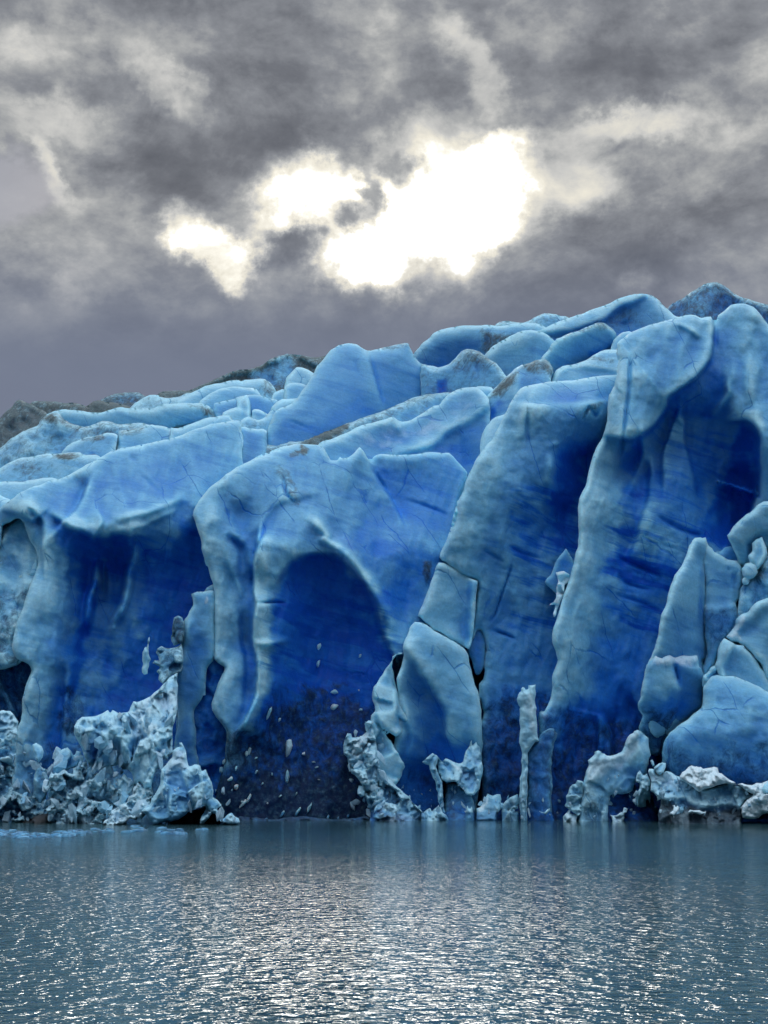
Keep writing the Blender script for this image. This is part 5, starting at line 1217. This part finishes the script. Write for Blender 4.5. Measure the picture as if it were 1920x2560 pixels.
rub('curved bright arm of ice with a flat shelf and a rounded tip', 120.5,
    'M:1040,1600 1025,1400 1035,1280 1065,1180 1062,1100 1085,1000 1100,940 1125,880 1118,835 1160,800 1195,770 1190,745 1225,722 1248,745 1255,785 1285,760 1310,785 1350,785 1410,772 1440,750 1470,742 1498,690 1515,620 1560,560 1600,545 N:270,530 310,518 350,540 380,570 420,600 430,690 445,780 415,870 400,960 350,1010 290,1050 250,1150 200,1180 60,1180 20,1200 M:1350,1200 1325,1330 1310,1600',
    smooth=True, step=3.2, R=30, E=2.6, blue=.18, snow=.12, facet=(.25, 60), rough=(.3, 50), ctrl=[(1500, 1900, 1.5), (1480, 1950, 1), (1560, 1890, 1), (1590, 1850, 1.5), (1600, 1900, .6), (1560, 1960, -1), (1480, 2040, 0), (1600, 1960, -1.5)],
    strokes=[('s', 'M:1400,1000 1520,860 1640,700', 9, -.8, 70), ('r', 'M:1265,1280 1270,1150', 5, .6), ('s', 'N:340,700 320,600 350,560', 4, .7, 30)],
    paint=[('snow', 'M:1080,960 1130,850 1250,770 1480,760 1560,570 1640,540 1600,700 1450,950 1250,960 1120,1050', .62, 30), ('blue', 'M:1390,1050 1659,850 1659,1100 1400,1200', .5, 40), ('dirt', 'M:1040,1200 1300,1200 1300,1600 1040,1600', .3, 50)])
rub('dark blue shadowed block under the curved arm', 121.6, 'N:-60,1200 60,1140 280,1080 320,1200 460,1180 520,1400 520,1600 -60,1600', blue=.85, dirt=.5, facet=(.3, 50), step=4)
rub('small white boat shaped piece floating below the curved arm', 119.6, 'M:1348,1396 1380,1402 1420,1398 1450,1375 1482,1365 1482,1325 1500,1318 1530,1335 1522,1375 1500,1390 1492,1540 1400,1540 1362,1440', name='ice_fragment', cat='ice fragment', blue=.05, snow=.5, facet=(.35, 20), step=2.5, R=10)
rub('tall column of stacked pale lumps right of the curved arm', 120.2, 'N:285,1020 310,960 330,938 372,990 400,970 432,1010 442,1100 435,1190 450,1225 435,1285 425,1240 395,1230 395,1310 340,1325 300,1310 285,1220 330,1120 325,1070 295,1060', blue=.16, snow=.28, facet=(.6, 26), facet2=(.2, 12), step=2.8)
rub('single pale upright cobble above the snow ramp', 121, 'N:438,835 460,820 478,845 482,885 465,895 445,880', name='ice_fragment', cat='ice fragment', blue=.2, snow=.2, th=2, R=8, E=.7, step=2)
rub('grey block of ice above the start of the snow ramp', 120.6, 'N:475,900 520,865 560,858 600,862 608,905 570,950 545,985 510,975 480,930', name='ice_fragment', cat='ice fragment', blue=.3, dirt=.1, R=12, facet=(.3, 26), step=2.5)
rub('long grey ramp of packed ice leading right along the waterline', 119,
    'N:412,950 430,932 475,930 500,965 520,990 560,965 605,942 650,955 700,985 760,1010 900,1100 1000,1130 1120,1105 1220,1073 1300,1095 1385,1100 1420,1150 1440,1178 1518,1183 1480,1230 1430,1270 1385,1310 1390,1350 1385,1480 1385,1600 520,1600 520,1400 545,1300 550,1240 500,1200 440,1150 445,1050',
    facet=(.4, 70), facet2=(.2, 20), blue=.24, snow=.26, dirt=.10, E=1.8,
    strokes=[('s', 'N:620,1240 780,1230 880,1300 1010,1330 1180,1310 1380,1330', 5, 1.3, 60)],
    paint=[('dirt', 'N:520,1250 640,1260 1000,1380 1390,1340 1390,1600 510,1600', .9, 16), ('snow', 'N:420,940 700,970 860,1100 700,1080 520,1050 450,1020', .5, 24), ('snow', 'N:600,1230 780,1230 1000,1320 980,1370 700,1350', .4, 16)])
rub('heap of white snow lying on the grey ramp', 118.5, 'N:745,1040 742,1000 765,955 800,935 835,900 870,898 900,888 925,892 930,910 960,902 990,918 1020,915 1062,902 1100,905 1135,912 1148,965 1180,965 1215,1000 1260,1035 1325,1060 1330,1085 1280,1090 1220,1075 1120,1100 1000,1130 945,1160 910,1150 860,1100 800,1060', name='snow_heap', cat='snow heap',
    blue=0, snow=1.0, facet=(.3, 30), facet2=(.15, 12), R=20, E=1.6)
rub('white snow bank at the right edge above the water', 118.2,
    'N:1385,1330 1330,1350 1400,1300 1440,1250 1520,1185 1430,1150 1390,1105 1345,1080 1390,1070 1440,1085 1500,1090 1540,1068 1590,1068 1659,1045 1900,1020 1900,1440 1659,1385 1600,1390 1560,1425 1480,1440 1395,1430 1385,1380', name='snow_heap', cat='snow heap',
    blue=.02, snow=.95, facet=(.35, 40), facet2=(.15, 14), R=20, E=1.8, th=8, lean=8)
rub('smooth pale blue lump set in the snow bank at the right edge', 117.6, 'N:1590,1125 1610,1075 1659,1052 1740,1060 1800,1120 1780,1190 1680,1200 1600,1165', name='ice_block', cat='ice block', mat=None, hf=None, smooth=True, blue=.14, R=20, E=1.4, facet=None)
rub('small curl of white ice hanging in the dark gap under the ramp', 118.3, 'N:640,1395 642,1375 672,1352 680,1320 668,1300 690,1300 705,1330 715,1300 742,1320 735,1350 722,1378 690,1400 685,1430 672,1400', name='ice_fragment', cat='ice fragment', blue=0, snow=.8, th=1, R=5, E=.4, step=1.8, jag=(.6, 8))
rub('ragged white strip hanging under the ramp', 118.2, 'N:832,1370 850,1345 900,1350 950,1350 985,1370 1015,1365 1012,1390 985,1390 955,1395 920,1385 870,1368 840,1385', name='ice_fragment', cat='ice fragment', blue=0, snow=.8, th=1, R=6, E=.4, step=1.8, jag=(.8, 8))
rub('blue shard lying at the foot of the buttress by the thin shard', 120.5, 'M:600,1355 660,1375 700,1340 728,1328 722,1350 690,1398 650,1380', name='ice_fragment', cat='ice fragment', blue=.1, snow=.3, th=1, R=5, E=.4, step=2, jag=(.6, 8))
rub('dull green ledge right at the waterline below the central arch', 122.2, 'P:560,2080 600,2040 680,2048 760,2040 840,2050 920,2040 950,2080 950,2110 560,2110', blue=.6, dirt=.8, facet=(.3, 30))

# fragments frozen into the dark foot of the central serac, each one a part of it
FRAG = [  # px, py, length px, width px, angle deg, whiteness
    (720, 1868, 44, 14, 82, .4), (718, 1940, 32, 9, 85, .2), (623, 1878, 22, 8, 78, .25), (616, 1885, 12, 6, 80, .35), (758, 1884, 9, 7, 0, .8), (797, 1617, 15, 12, 60, .05), (795, 1660, 18, 8, 80, .0),
    (835, 1730, 22, 12, 8, .1), (836, 1768, 20, 14, 10, .35), (672, 1785, 26, 7, 70, .1), (698, 1800, 12, 6, 60, .1), (606, 2010, 30, 9, 50, .5), (622, 1996, 24, 7, 60, .45), (575, 1948, 16, 8, 40, .45), (590, 1968, 12, 10, 70, .75),
    (744, 2030, 26, 6, 62, .12), (772, 2022, 28, 6, 68, .12), (706, 2035, 22, 6, 60, .1), (784, 1905, 10, 4, -10, .3), (792, 1918, 10, 4, 15, .2), (798, 1949, 7, 3, -15, .55), (897, 1726, 5, 4, 0, .5), (606, 2004, 8, 5, 0, .8), (668, 2008, 5, 4, 0, .7),
    (820, 2044, 12, 5, 60, .15), (845, 2046, 9, 5, 80, .15), (560, 1905, 12, 7, 75, .15), (640, 1930, 10, 5, 60, .12), (680, 1935, 8, 4, 80, .1), (902, 1775, 10, 7, 20, .0), (660, 2050, 14, 5, 30, .1), (628, 2050, 12, 5, 10, .1),
    (900, 1640, 10, 5, 70, .05), (700, 1990, 10, 4, 45, .08), (740, 1985, 9, 3, 60, .08), (590, 1920, 12, 6, 70, .2), (553, 1925, 16, 8, 80, .1), (655, 1960, 9, 4, 50, .12), (870, 2040, 10, 5, 70, .12), (640, 1895, 9, 4, 40, .12)]
for (fx, fy, ln, wd, an, wh) in FRAG:
    r = np.random.default_rng(int(fx * 7 + fy))
    th_ = np.linspace(0, 2 * math.pi, 9)[:-1] + r.uniform(-.25, .25, 8)
    rr = r.uniform(.65, 1.1, 8)
    ca, sa = math.cos(math.radians(-an)), math.sin(math.radians(-an))
    ex, ey = np.cos(th_) * ln * rr * .72, np.sin(th_) * wd * rr * .72
    pts = np.stack([fx + ex * ca - ey * sa, fy + ex * sa + ey * ca], 1)
    yb = surf(CENTRAL, fx, fy)
    ice('ice_fragment', None, None, yb - .35, pts, smooth=False, step=max(1.6, wd / 5), R=max(3, wd * .6), E=.45, th=1.6, lean=0, jag=(.6, 8), rough=(.1, 14), blue=.05 if wh > .15 else .32, snow=min(1, wh * 1.5), dirt=.05, parent=CENTRAL)

# loose angular chunks heaped along the foot of the wall
def chunk_mesh(k):
    r = np.random.default_rng(100 + k)
    bm = __import__('bmesh').new()
    import bmesh
    sc = np.array([r.uniform(.4, .9), r.uniform(.4, .8), r.uniform(.8, 1.9)])
    for _ in range(11):
        v = r.normal(size=3); v = v / np.linalg.norm(v) * r.uniform(.7, 1.0) * sc
        bm.verts.new(v.tolist())
    h = bmesh.ops.convex_hull(bm, input=bm.verts)
    bmesh.ops.delete(bm, geom=[e for e in h['geom_interior'] if isinstance(e, bmesh.types.BMVert)], context='VERTS')
    bmesh.ops.bevel(bm, geom=bm.edges[:], offset=.03, segments=1, affect='EDGES')
    me = bpy.data.meshes.new('ice_chunk'); bm.to_mesh(me); bm.free()
    n = len(me.vertices)
    wh = r.uniform(.15, .6)
    for an_, v_ in (('blue', .16), ('dirt', r.uniform(0, .2)), ('snow', wh), ('band', 0.)):
        at_ = me.attributes.new(an_, 'FLOAT', 'POINT'); at_.data.foreach_set('value', np.full(n, v_, dtype=np.float32))
    me.materials.append(CRUSHED)
    return me


CH = [chunk_mesh(k) for k in range(12)]
AX = np.concatenate([v[0] for v in SURF.values()]); AY = np.concatenate([v[1] for v in SURF.values()]); AD = np.concatenate([v[2] for v in SURF.values()])
sel = (AY > 1600); AX, AY, AD = AX[sel], AY[sel], AD[sel]
ZONES = [  # px range, py range, number, size range (m), label
    ((0, 150), (1880, 2050), 40, (.15, .75), 'small angular ice chunk in the jumble at the lower left corner'),
    ((100, 300), (1900, 2060), 34, (.12, .65), 'small angular ice chunk on the grey cauliflower heap'),
    ((200, 440), (1790, 2040), 44, (.20, .95), 'angular ice chunk caught on the broken shelf left of the column'),
    ((270, 600), (1960, 2062), 34, (.10, .40), 'angular ice chunk by the water left of the central arch'),
    ((870, 960), (1830, 2040), 34, (.15, .70), 'glassy ice chunk on the broken flank of the slanted block'),
    ((940, 1180), (1960, 2046), 34, (.10, .38), 'ice chunk at the foot of the slanted block'),
    ((1200, 1500), (1990, 2046), 26, (.10, .34), 'ice chunk near the water below the leaning fin'),
    ((1500, 1720), (1930, 2040), 26, (.10, .32), 'ice chunk beside the curved arm of ice'),
    ((1640, 1920), (1960, 2046), 40, (.08, .34), 'ice chunk on the snowy ramp at the lower right')]
rr_ = np.random.default_rng(77)
for (xr, yr, cnt, sr, lab) in ZONES:
    for _ in range(cnt):
        fx, fy = rr_.uniform(*xr), rr_.uniform(*yr)
        m_ = (np.abs(AX - fx) < 4) & (np.abs(AY - fy) < 4)
        if not m_.any():
            continue
        yb = AD[m_].min()
        s = (sr[0] + (sr[1] - sr[0]) * rr_.random() ** 1.6) * 1.1
        p_ = to_world(np.array([fx]), np.array([fy]), np.array([yb + s * .30]))[0]
        if p_[2] < s * .3:
            p_[2] = s * .3
        o = bpy.data.objects.new('ice_chunk', CH[int(rr_.integers(12))])
        o.location = p_; o.scale = (s * rr_.uniform(.7, 1.3), s, s * rr_.uniform(.8, 1.5))
        o.rotation_euler = (rr_.uniform(-.7, .7), rr_.uniform(-.7, .7), rr_.uniform(0, 6))
        COL.objects.link(o)
        tag(o, lab, 'ice chunk', lab.replace('small angular ice chunk', 'angular ice chunk').replace('ice chunk', 'ice chunks'), 'thing')


# floating slush at the lower left, uncountable
def slush():
    r = np.random.default_rng(11)
    V = []; F = []
    for k in range(240):
        u = r.random()
        px = -30 + 560 * r.random() ** 1.6
        py = 2076 + 15 * r.random() + (0 if px < 330 else -8) + 6 * math.sin(px / 60)
        if px > 250 and r.random() < .5: continue
        x, z = ray(px, py); Yd = -CAMZ / float(z)
        c = np.array([float(x) * Yd, Yd, 0.0])
        s = r.uniform(.06, .32); hh = s * r.uniform(.2, .5)
        n = 6; a = np.linspace(0, 2 * math.pi, n + 1)[:-1] + r.random()
        rad = s * r.uniform(.6, 1.3, n)
        ring0 = np.stack([c[0] + np.cos(a) * rad * 1.6, c[1] + np.sin(a) * rad, np.full(n, -.05)], 1)
        ring1 = np.stack([c[0] + np.cos(a) * rad * 1.1, c[1] + np.sin(a) * rad * .7, np.full(n, hh) * r.uniform(.6, 1.2, n)], 1)
        b = len(V); V += list(ring0) + list(ring1) + [c + [0, 0, hh * 1.2]]
        for i in range(n):
            j = (i + 1) % n
            F.append([b + i, b + j, b + n + j, b + n + i]); F.append([b + n + i, b + n + j, b + 2 * n, b + 2 * n])
    V = np.array(V); n = len(V)
    me = bpy.data.meshes.new('brash_ice')
    me.from_pydata(V.tolist(), [], [f if f[2] != f[3] else f[:3] for f in F])
    for an_, v_ in (('blue', .3), ('dirt', .35), ('snow', .15), ('band', 0.)):
        a_ = me.attributes.new(an_, 'FLOAT', 'POINT'); a_.data.foreach_set('value', np.full(n, v_, dtype=np.float32))
    me.materials.append(ICE)
    o = bpy.data.objects.new('brash_ice', me); COL.objects.link(o)
    tag(o, 'streak of small floating ice bits on the water at the lower left', 'brash ice', kind='stuff')


slush()
print('TRIS', STAT['tris'])
